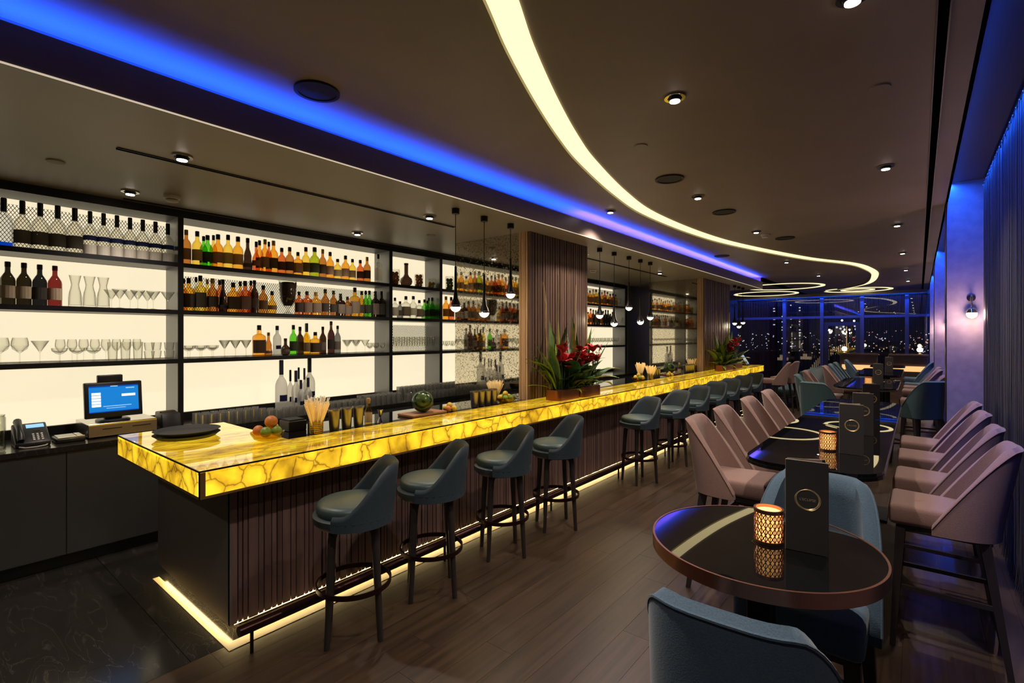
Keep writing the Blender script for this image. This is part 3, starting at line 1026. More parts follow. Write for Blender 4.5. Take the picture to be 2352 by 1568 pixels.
# ================================================================== PILLARS with slats and antique mirror
for pi, (a, b) in enumerate(((4.46, 5.73), (10.34, 12.1))):
    q = struct('pillar_%d' % (pi + 4), MB().box(-4.54, -3.40, a + .02, b - .02, 0, 2.92), 'wall_dark', label='slatted wooden pillar standing behind the bar')
    n = int((b - a) / .05)
    for i in range(n):
        ya = a + i * (b - a) / n
        put('slat', MB().box(-3.40, -3.372 - R.choice((0, .004)), ya + .007, ya + (b - a) / n - .007, 0, 2.92).mesh('slat'), 'pillar_wood', q, world=False)
    for i in range(4):
        xa = -3.40 - .030 * i
        put('slat', MB().box(xa - .026, xa, a - .004 - .004 * (i % 2), a + .02, 0, 2.92).mesh('slat'), 'pillar_edge', q, world=False)
    m_ = MB().box(-4.556, -3.522, a + .004, a + .018, .0, 2.92).build('mirror_panel', 'antique_mirror', q)
    m_['label'] = 'mottled antique mirror panel'
    MB().box(-4.556, -4.54, a + .018, b - .02, 0, 2.92).build('rear_panel', 'grey_panel', q)

# ================================================================== BACK BAR
bc = thing('back_counter', 'long black back bar counter with dark stone top', 'counter', (-5.3, 5, 0))
MB().box(-5.72, -5.0, -1.0, 10.78, .10, .88).build('cabinet', 'back_cabinet', bc)
MB().box(-5.70, -5.06, -1.0, 10.76, 0, .10).build('plinth', 'black_matte', bc)
for i in range(13):
    ya = -1.0 + i * .906
    MB().box(-5.0, -4.988, ya + .002, ya + .902, .105, .875).build('door', 'back_cabinet', bc)
MB().box(-5.74, -4.975, -1.0, 10.8, .88, .92).build('worktop', 'dark_marble', bc)
POST = [-.72, 1.674, 4.069, 4.951, 6.0, 8.4, 10.8]
SH = [2.43, 1.99, 1.535]
BAYN = ['shelf bay behind the till', 'wide shelf bay full of amber bottles', 'narrow shelf bay of clear and green bottles', 'shelf bay just before the mirrored pillar',
        'shelf bay behind the first wooden pillar', 'last shelf bay between the wooden pillars']
ZL = [(.995, 1.49), (1.54, 1.945), (1.995, 2.385), (2.435, 2.85)]


def mesh_screen(y0, y1, z0, z1, x):
    mb = MB()
    dy, dz = .023, .037
    H_ = z1 - z0
    run = H_ / dz * dy
    n = int((y1 - y0 + run) / dy)
    for sgn in (1, -1):
        for i in range(n):
            ya = y0 - run + i * dy
            yb = ya + run
            p, q = (ya, z0), (yb, z1)
            # clip to the opening
            if p[0] < y0:
                k = (y0 - ya) / run
                p = (y0, z0 + k * H_)
            if q[0] > y1:
                k = (y1 - ya) / run
                q = (y1, z0 + k * H_)
            if q[0] - p[0] < .005:
                continue
            if sgn < 0:
                p, q = (y0 + y1 - p[0], p[1]), (y0 + y1 - q[0], q[1])
            mb.bar((x, p[0], p[1]), (x, q[0], q[1]), .003, .0036)
    return mb


for i in range(6):
    a, b = POST[i], POST[i + 1]
    t = thing('shelf_unit', 'black backlit %s' % BAYN[i], 'shelves', (-5.5, (a + b) / 2, .92), 0, 'backlit shelf bays')
    for z in SH:
        MB().box(-5.655, -5.335, a + .0225, b - .0225, z - .040, z).build('shelf', 'shelf_metal', t)
    MB().box(-5.66, -5.35, b - .0225, b + .0225, .921, 2.85).build('side_panel', 'shelf_side', t)
    MB().box(-5.35, -5.335, b - .0225, b + .0225, .921, 2.85).build('post_front', 'frame_black', t)
    if i == 0:
        MB().box(-5.66, -5.335, a - .0225, a + .0225, .921, 2.85).build('side_panel', 'shelf_side', t)
    MB().box(-5.66, -5.325, a + .0225 if i else a - .0225, b + .0225, 2.85, 2.918).build('top_beam', 'frame_black', t)
    MB().box(-5.74, -5.66, a + .0225, b - .0225, .921, .99).build('upstand', 'black_matte', t)
    for za, zb in ZL:
        MB().box(-5.70, -5.665, a + .0225, b - .0225, za, zb).build('light_panel', 'shelf_light', t)
    scr = {0: 3, 1: 2, 2: 1, 4: 2, 5: 3}.get(i)
    if scr is not None:
        za, zb = ZL[scr]
        o = mesh_screen(a + .03, b - .03, za + .005, zb - .045, -5.648).build('mesh_screen', 'shelf_side', t)
        o['kind'] = 'stuff'
MB_ = MB().box(-5.74, -5.30, 10.84, 13.4, 0, 2.918)
o = struct('wall_bar_end', MB_, 'grey_panel', label='plain dark grey wall past the end of the shelves')

# ------------------------------------------------------------------ bottles
PROF = {  # outline (radius, height) with body radius 1 and total height 1: body up to the neck
    's': ([(.94, 0), (1, .012), (1, .56), (.94, .615), (.74, .675), (.46, .72), (.38, .755), (.37, .87)], 2.0, (.14, .46)),
    'w': ([(.93, 0), (1, .01), (1, .56), (.92, .62), (.62, .70), (.40, .75), (.36, .80), (.36, .90)], 2.0, (.15, .44)),
    'v': ([(.93, 0), (1, .012), (1, .50), (.96, .54), (.80, .60), (.55, .645), (.36, .68), (.32, .72), (.32, .82)], 2.0, (.10, .38)),
    'q': ([(.93, 0), (1, .012), (1, .60), (.90, .655), (.55, .70), (.36, .72), (.34, .86)], 4.5, (.10, .52)),
    'r': ([(.60, 0), (.85, .04), (1, .20), (1, .34), (.88, .46), (.55, .56), (.36, .62), (.32, .84)], 2.0, (.18, .36)),
    'c': ([(.90, 0), (1, .012), (.98, .16), (.80, .36), (.84, .46), (.62, .58), (.42, .66), (.36, .72), (.35, .88)], 2.0, (.10, .22)),
}


def half_wrap(prof, n, sq):
    """paper label wrapped round the guest side of a bottle"""
    mb = MB()
    vs_, fs_ = [], []
    k = n // 2 + 2
    for r, z in prof:
        for i in range(k + 1):
            a = rad(-100 + 200 * i / k)
            ca, sa = math.cos(a), math.sin(a)
            q = (abs(ca) ** sq + abs(sa) ** sq) ** (-1.0 / sq)
            vs_.append((r * ca * q, r * sa * q, z))
    for j in range(len(prof) - 1):
        for i in range(k):
            fs_.append((j * (k + 1) + i, j * (k + 1) + i + 1, (j + 1) * (k + 1) + i + 1, (j + 1) * (k + 1) + i))
    return mb.add(vs_, fs_)


def bottle_meshes(ty):
    prof, sq, (la, lb) = PROF[ty]
    n = 20 if sq > 2 else 14
    body = MB().lathe(prof, n, sq=sq).mesh('bottle_body', smooth=35)
    zc = prof[-1][1]
    rc = prof[-1][0] + .04
    cap = MB().lathe([(rc, zc - (.10 if ty in 'v' else .02)), (rc, .985), (rc * .9, 1.0)], 12).mesh('bottle_cap', smooth=35)
    def rad_at(z):
        for (r0, z0), (r1, z1) in zip(prof[:-1], prof[1:]):
            if z0 <= z <= z1:
                return r0 + (r1 - r0) * (z - z0) / (z1 - z0)
        return 1.0
    zz = [la + (lb - la) * i / 4 for i in range(5)]
    lab = half_wrap([(rad_at(z) * 1.014, z) for z in zz], n, sq).mesh('bottle_label', smooth=35)
    return body, cap, lab


LABELMAT = {'amber': ['grey_label', 'dark_label', 'grey_label'], 'gold': ['dark_label', 'grey_label'], 'yell': ['grey_label', 'dark_label'], 'brown': ['dark_label', 'grey_label'],
            'red': ['dark_label', 'grey_label'], 'green': ['dark_label'], 'olive': ['dark_label'], 'dark': ['dark_label', 'grey_label'], 'clear': ['white_label', 'grey_label'],
            'slate': ['grey_label'], 'frost': ['white_label'], 'wine': ['paper_label'], 'darkw': ['dark_label'], 'rose': ['paper_label'], 'darkred': ['dark_label'],
            'blue': ['white_label'], 'darklab': ['dark_label'], 'band': ['white_label']}
CAPMAT = {'rose': 'cap_red', 'darkred': 'cap_red', 'blue': 'cap_black', 'frost': 'cap_navy'}
LOOK = {'amber': 'amber', 'gold': 'golden', 'yell': 'yellow', 'brown': 'brown', 'red': 'reddish', 'green': 'green', 'olive': 'olive green', 'dark': 'black', 'clear': 'clear glass',
        'slate': 'grey', 'frost': 'frosted', 'wine': 'black wine', 'darkw': 'dark wine', 'rose': 'red wine', 'darkred': 'dark red capped', 'blue': 'clear blue based',
        'darklab': 'clear dark labelled', 'band': 'clear navy banded'}
SHAPE = {'s': '', 'w': '', 'v': 'tall ', 'q': 'square ', 'r': 'round squat ', 'c': 'curvy '}


def bottle(x, y, z, r, h, ty, co, label, group):
    body, cap, lab = cached(('bottle', ty), lambda: bottle_meshes(ty))
    t = thing('bottle', label, 'bottle', (x, y, z), R.uniform(-.06, .06) if ty == 'q' else 0, group, scale=(r, r, h))
    put('body', body, 'bottle_' + co, t, loc=(0, 0, 0))
    put('cap', cap, CAPMAT.get(co, R.choice(('cap_black', 'cap_black', 'cap_black', 'cap_gold')) if co in ('amber', 'gold', 'yell', 'brown') else 'cap_black'), t, loc=(0, 0, 0))
    if co == 'band':
        put('label', lab, 'white_label', t, loc=(0, 0, -.07), scale=(1, 1, .8))
        put('neck_band', cached('bandm', lambda: half_wrap([(1.013, .33), (1.013, .44)], 14, 2.0).mesh('band', smooth=35)), 'navy_label', t, loc=(0, 0, 0))
    elif co == 'blue':
        put('base_band', cached('bandb', lambda: half_wrap([(1.013, .01), (1.013, .09)], 14, 2.0).mesh('band', smooth=35)), 'screen_dark', t, loc=(0, 0, 0))
        put('emblem', cached('bande', lambda: MB().lathe([(.40, -1.03), (.40, -1.0)], 14, (0, 0, 0), ax='y').mesh('emblem')), 'dark_label', t, loc=(0, 0, .46), scale=(1, 1, .10))
    elif co == 'frost':
        put('label', cached('frl', lambda: MB().ring((0, 0, 0), 1.0, 1.013, .22, .34, 8, -.7, .7).mesh('label')), 'navy_label', t, loc=(0, 0, 0))
    else:
        put('label', lab, R.choice(LABELMAT[co]), t, loc=(0, 0, 0))
    return t


BT = {
    'a1': [(0.52,-5.44,0.052,0.374,'v','blue'),(0.606,-5.44,0.05,0.374,'v','darklab'),(0.685,-5.44,0.051,0.377,'v','darklab'),(0.767,-5.44,0.052,0.378,'v','darklab'),(0.848,-5.44,0.053,0.378,'v','darklab'),(0.925,-5.44,0.044,0.372,'v','band'),(1.007,-5.44,0.045,0.372,'v','band'),(1.086,-5.44,0.046,0.371,'v','band'),(1.163,-5.44,0.046,0.368,'v','band'),(1.245,-5.44,0.047,0.367,'v','band'),(1.325,-5.44,0.048,0.366,'v','band'),(1.404,-5.44,0.048,0.365,'v','band'),(1.484,-5.44,0.049,0.364,'v','band'),(1.562,-5.44,0.05,0.365,'v','band'),(1.641,-5.44,0.05,0.37,'v','band')],
    'a2': [(0.542,-5.44,0.0445,0.33,'w','wine'),(0.632,-5.44,0.0445,0.331,'w','wine'),(0.722,-5.44,0.0445,0.327,'w','darkw'),(0.812,-5.44,0.0445,0.327,'w','rose')],
    'b1': [(1.752,-5.44,0.039,0.333,'s','brown'),(1.846,-5.44,0.042,0.334,'s','yell'),(1.933,-5.53,0.033,0.311,'s','green'),(1.934,-5.44,0.043,0.31,'s','green'),(2.023,-5.53,0.032,0.335,'s','yell'),(2.024,-5.44,0.046,0.333,'s','amber'),(2.114,-5.44,0.042,0.343,'s','yell'),(2.205,-5.44,0.047,0.339,'s','gold'),(2.301,-5.44,0.045,0.339,'c','dark'),(2.397,-5.44,0.041,0.315,'r','red'),(2.478,-5.53,0.036,0.35,'s','amber'),(2.495,-5.44,0.041,0.352,'s','amber'),(2.578,-5.53,0.03,0.35,'s','red'),(2.586,-5.44,0.044,0.351,'s','amber'),(2.672,-5.44,0.041,0.286,'s','red'),(2.764,-5.44,0.043,0.306,'s','brown'),(2.852,-5.44,0.044,0.264,'q','amber'),(2.956,-5.44,0.043,0.332,'s','yell'),(3.063,-5.44,0.053,0.345,'s','olive'),(3.164,-5.44,0.04,0.336,'s','brown'),(3.26,-5.44,0.042,0.317,'s','amber'),(3.359,-5.44,0.043,0.245,'s','yell'),(3.466,-5.44,0.044,0.299,'s','amber'),(3.563,-5.44,0.04,0.269,'s','yell'),(3.674,-5.44,0.042,0.27,'s','red'),(3.774,-5.44,0.043,0.319,'s','brown'),(3.943,-5.44,0.039,0.377,'q','clear'),(4.081,-5.44,0.04,0.356,'q','clear')],
    'b2': [(1.761,-5.53,0.027,0.313,'s','amber'),(1.773,-5.44,0.043,0.314,'q','gold'),(1.866,-5.53,0.027,0.339,'s','clear'),(1.873,-5.44,0.044,0.347,'q','yell'),(1.966,-5.53,0.03,0.325,'s','yell'),(1.982,-5.44,0.045,0.328,'s','brown'),(2.08,-5.53,0.033,0.328,'s','red'),(2.077,-5.44,0.04,0.327,'c','dark'),(2.174,-5.44,0.049,0.303,'q','amber'),(2.28,-5.53,0.034,0.33,'s','amber'),(2.291,-5.44,0.047,0.33,'q','red'),(2.388,-5.53,0.032,0.348,'s','red'),(2.385,-5.44,0.04,0.345,'w','dark'),(2.477,-5.44,0.042,0.299,'s','brown'),(2.566,-5.44,0.048,0.243,'r','gold'),(2.875,-5.44,0.039,0.259,'q','red'),(2.95,-5.44,0.047,0.27,'q','red'),(3.063,-5.44,0.052,0.268,'q','amber'),(3.197,-5.44,0.044,0.31,'s','brown'),(3.305,-5.44,0.04,0.3,'s','brown'),(3.382,-5.44,0.045,0.27,'q','dark'),(3.472,-5.44,0.042,0.24,'q','brown'),(3.584,-5.44,0.052,0.359,'q','gold'),(3.695,-5.44,0.04,0.321,'s','gold'),(3.817,-5.53,0.035,0.341,'s','green'),(3.81,-5.44,0.038,0.335,'s','green'),(3.887,-5.44,0.044,0.334,'q','dark'),(3.981,-5.44,0.042,0.341,'q','dark'),(4.068,-5.44,0.037,0.332,'q','brown')],
    'b3': [(2.434,-5.44,0.054,0.328,'q','amber'),(2.532,-5.44,0.04,0.251,'c','brown'),(2.626,-5.44,0.041,0.325,'s','frost'),(2.713,-5.44,0.048,0.187,'r','dark'),(2.803,-5.44,0.039,0.336,'s','green'),(2.934,-5.53,0.038,0.32,'s','dark'),(2.966,-5.53,0.031,0.36,'v','yell'),(2.97,-5.44,0.036,0.359,'v','yell'),(3.071,-5.44,0.051,0.259,'q','gold'),(3.166,-5.44,0.039,0.323,'w','dark'),(3.273,-5.44,0.041,0.388,'w','darkred'),(3.359,-5.44,0.037,0.337,'w','slate')],
    'b4': [(2.633,-5.36,0.062,0.568,'v','frost'),(2.774,-5.44,0.034,0.45,'v','frost'),(2.786,-5.34,0.046,0.447,'v','frost'),(2.892,-5.48,0.032,0.47,'v','frost'),(2.791,-5.24,0.038,0.348,'v','frost'),(2.906,-5.38,0.032,0.466,'v','frost'),(3.011,-5.46,0.062,0.569,'v','frost'),(2.869,-5.24,0.043,0.368,'v','frost')],
    'c2': [(4.211,-5.44,0.04,0.27,'q','clear'),(4.286,-5.44,0.039,0.225,'s','slate'),(4.379,-5.44,0.052,0.301,'q','clear'),(4.524,-5.44,0.048,0.31,'s','clear'),(4.631,-5.44,0.048,0.26,'q','clear'),(4.805,-5.53,0.041,0.283,'s','green'),(4.777,-5.44,0.041,0.26,'s','green'),(4.869,-5.44,0.04,0.309,'s','green'),(5.01,-5.53,0.034,0.312,'s','green')],
    'd2': [(5.141,-5.44,0.049,0.343,'s','amber'),(5.248,-5.44,0.045,0.34,'s','red')],
}
WHERE = {'a1': ('top shelf of the till bay', 2.43, .0, 1.64), 'a2': ('second shelf of the till bay', 1.99, 0, 1.6), 'b1': ('top shelf of the wide amber bay', 2.43, 1.70, 4.04),
         'b2': ('second shelf of the wide amber bay', 1.99, 1.70, 4.04), 'b3': ('third shelf of the wide amber bay', 1.535, 1.70, 4.04), 'b4': ('back counter below the wide bay', .92, 0, 9),
         'c2': ('second shelf of the narrow bay', 1.99, 4.10, 4.925), 'd2': ('second shelf beside the mirrored pillar', 1.99, 4.98, 5.97)}


def shelf_set(rows, where, z, lo, hi):
    seen = {}
    spots = []
    for (y, x, r, h, ty, co) in sorted(rows):
        r *= 1.05 if ty in 'sq' else 1.0
        y = min(max(y, lo + r + .004), hi - r - .004)
        # keep a bottle from running into its neighbour
        for (yy, xx, rr) in spots:
            gap = .004 if ty == 'q' else .0015
            if abs(xx - x) < .05 and y - yy < r + rr + gap:
                y = yy + r + rr + gap
            d = math.hypot(xx - x, yy - y)
            if d < r + rr:
                x = xx - math.sqrt(max(0, (r + rr + .002) ** 2 - (y - yy) ** 2))
        x = max(x, -5.645 + r)
        if y + r > hi + .02:
            continue
        spots.append((y, x, r))
        key = SHAPE[ty] + LOOK[co]
        k = seen.get(key, 0)
        seen[key] = k + 1
        bottle(x, y, z + .0005, r, h, ty, co, '%s %s bottle from the till end, %s' % (ORD[k], key, where), 'bottles on the %s' % where)


for k_, rows in BT.items():
    wh, z, lo, hi = WHERE[k_]
    shelf_set(rows, wh, z, lo, hi)


def filler(n, lo, hi, cols, tys, z, where):
    rows = []
    for i in range(n):
        y = lo + (hi - lo) * (i + .5) / n
        r = min(R.uniform(.036, .046), (hi - lo) / n / 2 - .003)
        rows.append((y, -5.44, r, R.uniform(.26, .34), R.choice(tys), R.choice(cols)))
    shelf_set(rows, where, z, lo, hi)


filler(8, 5.35, 5.92, ['amber', 'brown', 'red', 'gold'], 'sq', 1.99, 'second shelf near first pillar')
filler(16, 6.06, 8.34, ['amber', 'red', 'brown', 'gold', 'yell', 'clear'], 'sqv', 2.43, 'top shelf by first pillar')
filler(16, 6.06, 8.34, ['green', 'clear', 'brown', 'red', 'olive', 'dark', 'clear'], 'sqw', 1.99, 'second shelf by first pillar')
filler(14, 8.75, 10.55, ['amber', 'red', 'brown', 'yell', 'amber'], 'sq', 2.43, 'top shelf of the last bay')
filler(15, 8.75, 10.40, ['dark', 'brown', 'darkw', 'dark', 'red'], 'sw', 1.99, 'second shelf of the last bay')
filler(6, 5.32, 5.92, ['amber', 'yell', 'red'], 's', 2.43, 'top shelf by the mirrored pillar')
shelf_set([(7.0, -5.4, .06, .56, 'v', 'frost'), (7.16, -5.35, .045, .42, 'v', 'frost'), (7.29, -5.38, .06, .54, 'v', 'frost'), (7.42, -5.3, .04, .34, 'v', 'frost')],
          'back counter behind the first pillar', .92, 6.1, 9)

# ------------------------------------------------------------------ glassware, one mesh each
GP = {
    'martini': [(.60, 0), (.60, .012), (.10, .04), (.06, .10), (.06, .44), (.12, .50), (1.0, 1.0), (.97, 1.0), (.10, .52)],
    'wine': [(.72, 0), (.72, .010), (.12, .035), (.08, .08), (.08, .40), (.30, .45), (.80, .56), (1.0, .70), (.96, .84), (.82, 1.0), (.80, 1.0), (.93, .84), (.97, .70), (.30, .47)],
    'coupe': [(.70, 0), (.70, .012), (.12, .05), (.09, .12), (.09, .55), (.45, .62), (.92, .80), (1.0, 1.0), (.97, 1.0), (.88, .82), (.10, .65)],
    'flute': [(.80, 0), (.80, .010), (.14, .03), (.10, .06), (.10, .28), (.55, .36), (.95, .60), (1.0, .80), (.92, 1.0), (.88, 1.0), (.94, .8), (.50, .38)],
    'tumbler': [(.80, 0), (.92, .5), (1.0, 1.0), (.94, 1.0), (.86, .5), (.74, .10)],
    'highball': [(.88, 0), (.94, .5), (1.0, 1.0), (.95, 1.0), (.88, .5), (.82, .06)],
    'down': [(1.0, 0), (.95, .5), (.90, .985), (.86, 1.0), (.82, .97), (.93, 0)],
    'carafe': [(.95, 0), (1.0, .03), (1.0, .30), (.85, .48), (.60, .62), (.58, .72), (.80, .92), (.92, 1.0), (.89, 1.0), (.76, .91), (.54, .72), (.80, .48), (.93, .06)],
}


def glass(kind, x, y, z, r, h, label, group, name=None, gm='glass_clear'):
    me = cached(('glass', kind), lambda: MB().lathe(GP[kind], 14, cap0=True, cap1=True).mesh(kind, smooth=40))
    o_ = put(name or {'down': 'tumbler'}.get(kind, kind + '_glass'), me, gm, None, loc=(x, y, z + .0005), scale=(r, r, h))
    return tag(o_, label, 'glass', group)


# bay behind the till
for k, y in enumerate((.937, 1.03, 1.122)):
    t = glass('carafe', -5.43, y, 1.99, .044, .26, '%s clear glass carafe beside the wine bottles' % ORD[k], 'carafes behind the till', 'carafe')
for k, (x, y) in enumerate(((-5.40, 1.228), (-5.40, 1.359), (-5.40, 1.475), (-5.40, 1.588), (-5.53, 1.20), (-5.53, 1.335), (-5.53, 1.465))):
    glass('martini', x, y, 1.99, .055, .165, '%s clear martini glass beside the carafes behind the till' % ORD[k], 'martini glasses behind the till')
glass('wine', -5.42, .50, 1.535, .052, .20, 'large wine glass at the jar end of the third shelf', 'wine glasses behind the till')
glass('wine', -5.42, .607, 1.535, .052, .20, 'large wine glass beside the single martini glass, third shelf', 'wine glasses behind the till')
glass('martini', -5.42, .722, 1.535, .055, .175, 'single martini glass between wine glasses on the third shelf', None)
for k, y in enumerate((.835, .945, 1.05)):
    glass('coupe', -5.40, y, 1.535, .051, .115, '%s low coupe glass in front on the shelf above the till' % ORD[k], 'coupes above the till')
for k in range(8):
    glass('wine', -5.53, .86 + k * .075, 1.535, .034, .185, '%s slim wine glass in the rear row above the till' % ORD[k], 'slim wine glasses above the till')
for k, (x, y) in enumerate(((-5.40, 1.18), (-5.40, 1.27), (-5.40, 1.36))):
    glass('highball', x, y, 1.535, .036, .16, '%s highball glass above the till monitor' % ORD[k], 'highball glasses above the till')
for k, y in enumerate((1.45, 1.53, 1.606)):
    for j in range(2):
        glass('tumbler', -5.42 - (.09 if k == 1 else 0), y, 1.535 + j * .078, .040, .076, '%s tumbler of the %s stack beside the shelf post above the printer' % (('lower', 'upper')[j], ORD[k]), 'stacked tumblers above the printer')
# wide bay, third shelf
for k in range(6):
    glass('coupe', -5.41 - .1 * (k % 2), 1.755 + k * .052, 1.535, .049, .12, '%s coupe glass at the till end of the wide bay' % ORD[k], 'coupes in the wide bay')
for k in range(6):
    glass('martini', -5.40 - .12 * (k % 2), 2.075 + k * .052, 1.535, .052, .17, '%s martini glass beside the large amber bottle' % ORD[k], 'martini glasses in the wide bay')
for k in range(5):
    glass('martini', -5.40 - .12 * (k % 2), 3.47 + k * .062, 1.535, .055, .165, '%s martini glass past the grey bottle in the wide bay' % ORD[k], 'martini glasses in the wide bay')
for k in range(5):
    glass('wine', -5.41 - .09 * (k % 2), 3.80 + k * .047, 1.535, .034, .125, '%s small stemmed glass beside the steel side panel' % ORD[k], 'small stemmed glasses in the wide bay')
# narrow bay, third shelf: flutes
for k in range(18):
    glass('flute', -5.40 - .10 * (k % 2), 4.13 + k * .045, 1.535, .030, .20, '%s champagne flute along the double row of the narrow bay' % nth(k), 'champagne flutes in the narrow bay')
for k in range(16):
    glass('wine', -5.41 - .10 * (k % 2), 5.02 + k * .06, 1.535, .034, .14, '%s small wine glass on the third shelf beside the mirror' % nth(k), 'small wine glasses beside the mirror')
for k in range(16):
    glass('wine', -5.41 - .10 * (k % 2), 9.3 + k * .085, 1.535, .045, .17, '%s wine glass on the third shelf of the last bay' % nth(k), 'wine glasses of the last bay')
for k in range(18):
    glass('coupe', -5.41 - .10 * (k % 2), 6.2 + k * .11, 1.535, .05, .15, '%s stemmed glass on the third shelf behind the first pillar' % nth(k), 'stemmed glasses behind the first pillar')
for k in range(3):
    glass('flute', -5.42, 10.585 + k * .075, 2.43 if k < 2 else 1.99, .032, .19, '%s flute against the steel panel at the end of the shelves' % ORD[k], 'flutes at the end of the shelves')
# upturned tumblers and highballs crowding the back counter
RN = ['front', 'second', 'third', 'rear']
rows_x = (-5.05, -5.13, -5.21)
for ri, x in enumerate(rows_x):
    y = 1.76 + .037 * (ri % 2)
    gk = 0
    while y < 4.02:
        if not (2.5 < y < 3.12 and x < -5.16):
            glass('down', x, y, .92, .036, .115 if y < 2.3 or y > 3.5 else .085, '%s upturned tumbler past the printer, %s row on the back counter' % (nth(gk), RN[ri]), 'upturned tumblers on the back counter', gm='glass_up')
        y += .076
        gk += 1
for ri, x in enumerate((-5.05, -5.13, -5.21, -5.29)):
    y = 4.12 + .037 * (ri % 2)
    gk = 0
    while y < 5.35:
        glass('down', x, y, .92, .034, .165 if ri > 1 else .09, '%s upturned glass below the narrow bay, %s row' % (nth(gk), RN[ri]), 'upturned glasses before the narrow bay', gm='glass_up')
        y += .074
        gk += 1
# jars and vases
t = thing('glass_urn', 'footed glass urn filled with dark coffee beans among the amber bottles', 'vase', (-5.45, 2.751, 1.9905))
MB().lathe([(.045, 0), (.045, .012), (.014, .03), (.016, .06), (.045, .09), (.075, .14), (.088, .24), (.092, .36), (.100, .375)], 20, (-5.45, 2.751, 1.9905), cap1=False).build('urn', 'glass_jar', t, smooth=50)
mb = MB().lathe([(.040, .095), (.068, .145), (.081, .24), (.085, .34), (.06, .355)], 18, (-5.45, 2.751, 1.9905))
for i in range(60):
    a = R.uniform(0, 2 * PI)
    z = R.uniform(.14, .35)
    r = .070 + (z - .14) * .06
    mb.sphere((-5.45 + r * math.cos(a), 2.751 + r * math.sin(a), 1.9905 + z), .011, 6, 4)
o = mb.build('coffee_beans', 'coffee', t, smooth=60)
o['kind'] = 'stuff'
for k, (y, mt, lab, hh) in enumerate(((4.215, 'citrus_orange', 'glass jar of orange fruit at the post end of the narrow bay', .19), (4.626, 'citrus_orange', 'glass jar of orange fruit beside the long necked flask', .165),
                                      (4.85, 'citrus_yellow', 'low glass jar of yellow fruit by the steel panel', .12), (5.215, 'citrus_green', 'glass jar of green limes next to the mirrored pillar', .19))):
    t = thing('fruit_jar', lab, 'jar', (-5.44, y, 2.4305), 0, 'fruit jars on the top shelf')
    put('jar', MB().lathe([(.058, 0), (.062, .01), (.062, hh), (.055, hh + .012), (.060, hh + .02)], 18, cap1=False).mesh('jar', smooth=40), 'glass_jar', t, loc=(0, 0, 0))
    n = 0
    z = .026
    while z < hh - .01:
        for q in range(3):
            a = q * 2.09 + n * .7
            put('fruit', cached('jarfruit', lambda: MB().sphere((0, 0, 0), .026, 10, 7).mesh('fruit', smooth=60)), mt, t, loc=(.030 * math.cos(a), .030 * math.sin(a), z))
        z += .042
        n += 1
t = thing('flask', 'dark round flask with a long neck on the top shelf of the narrow bay', 'flask', (-5.44, 4.40, 2.4305))
MB().lathe([(.04, 0), (.072, .02), (.084, .06), (.074, .10), (.040, .13), (.026, .16), (.026, .30)], 20, (-5.44, 4.40, 2.4305)).build('body', 'bottle_dark', t, smooth=50)
MB().lathe([(.028, .285), (.030, .30), (.030, .31)], 16, (-5.44, 4.40, 2.4305)).build('rim', 'cap_black', t, smooth=40)

# ================================================================== SEATING
def shell(path, ztop, zb, thick, lean, n=7, z_lean=.70, flare=.1):
    """upholstered wrap-around back: path of (x, y) outer points, ztop per point"""
    P = [Vector((p[0], p[1], 0)) for p in path]
    m = len(P)
    vs_, fs_ = [], []
    k_sec = 2 * (n + 1) + 1
    for i, p in enumerate(P):
        t_ = (P[min(i + 1, m - 1)] - P[max(i - 1, 0)]).normalized()
        nrm = Vector((-t_.y, t_.x, 0))        # towards the sitter
        zt = ztop[i]
        sec = []
        for j in range(n + 1):
            z = zb + (zt - .018 - zb) * j / n
            sec.append((0.0, z))
        sec.append((.5, zt))
        for j in range(n, -1, -1):
            z = zb + (zt - .018 - zb) * j / n
            sec.append((1.0, z))
        for f_, z in sec:
            q = p + nrm * thick * f_
            dy = lean * max(0, z - z_lean)
            vs_.append((q.x * (1 + flare * max(0, z - z_lean)), q.y + dy, z))
    for i in range(m - 1):
        for j in range(k_sec):
            l = (j + 1) % k_sec
            fs_.append((i * k_sec + j, (i + 1) * k_sec + j, (i + 1) * k_sec + l, i * k_sec + l))
    fs_.append(tuple(range(k_sec)))
    fs_.append(tuple((m - 1) * k_sec + j for j in range(k_sec - 1, -1, -1)))
    edge = [vs_[i * k_sec + n] for i in range(m)]
    return MB().add(vs_, fs_), edge


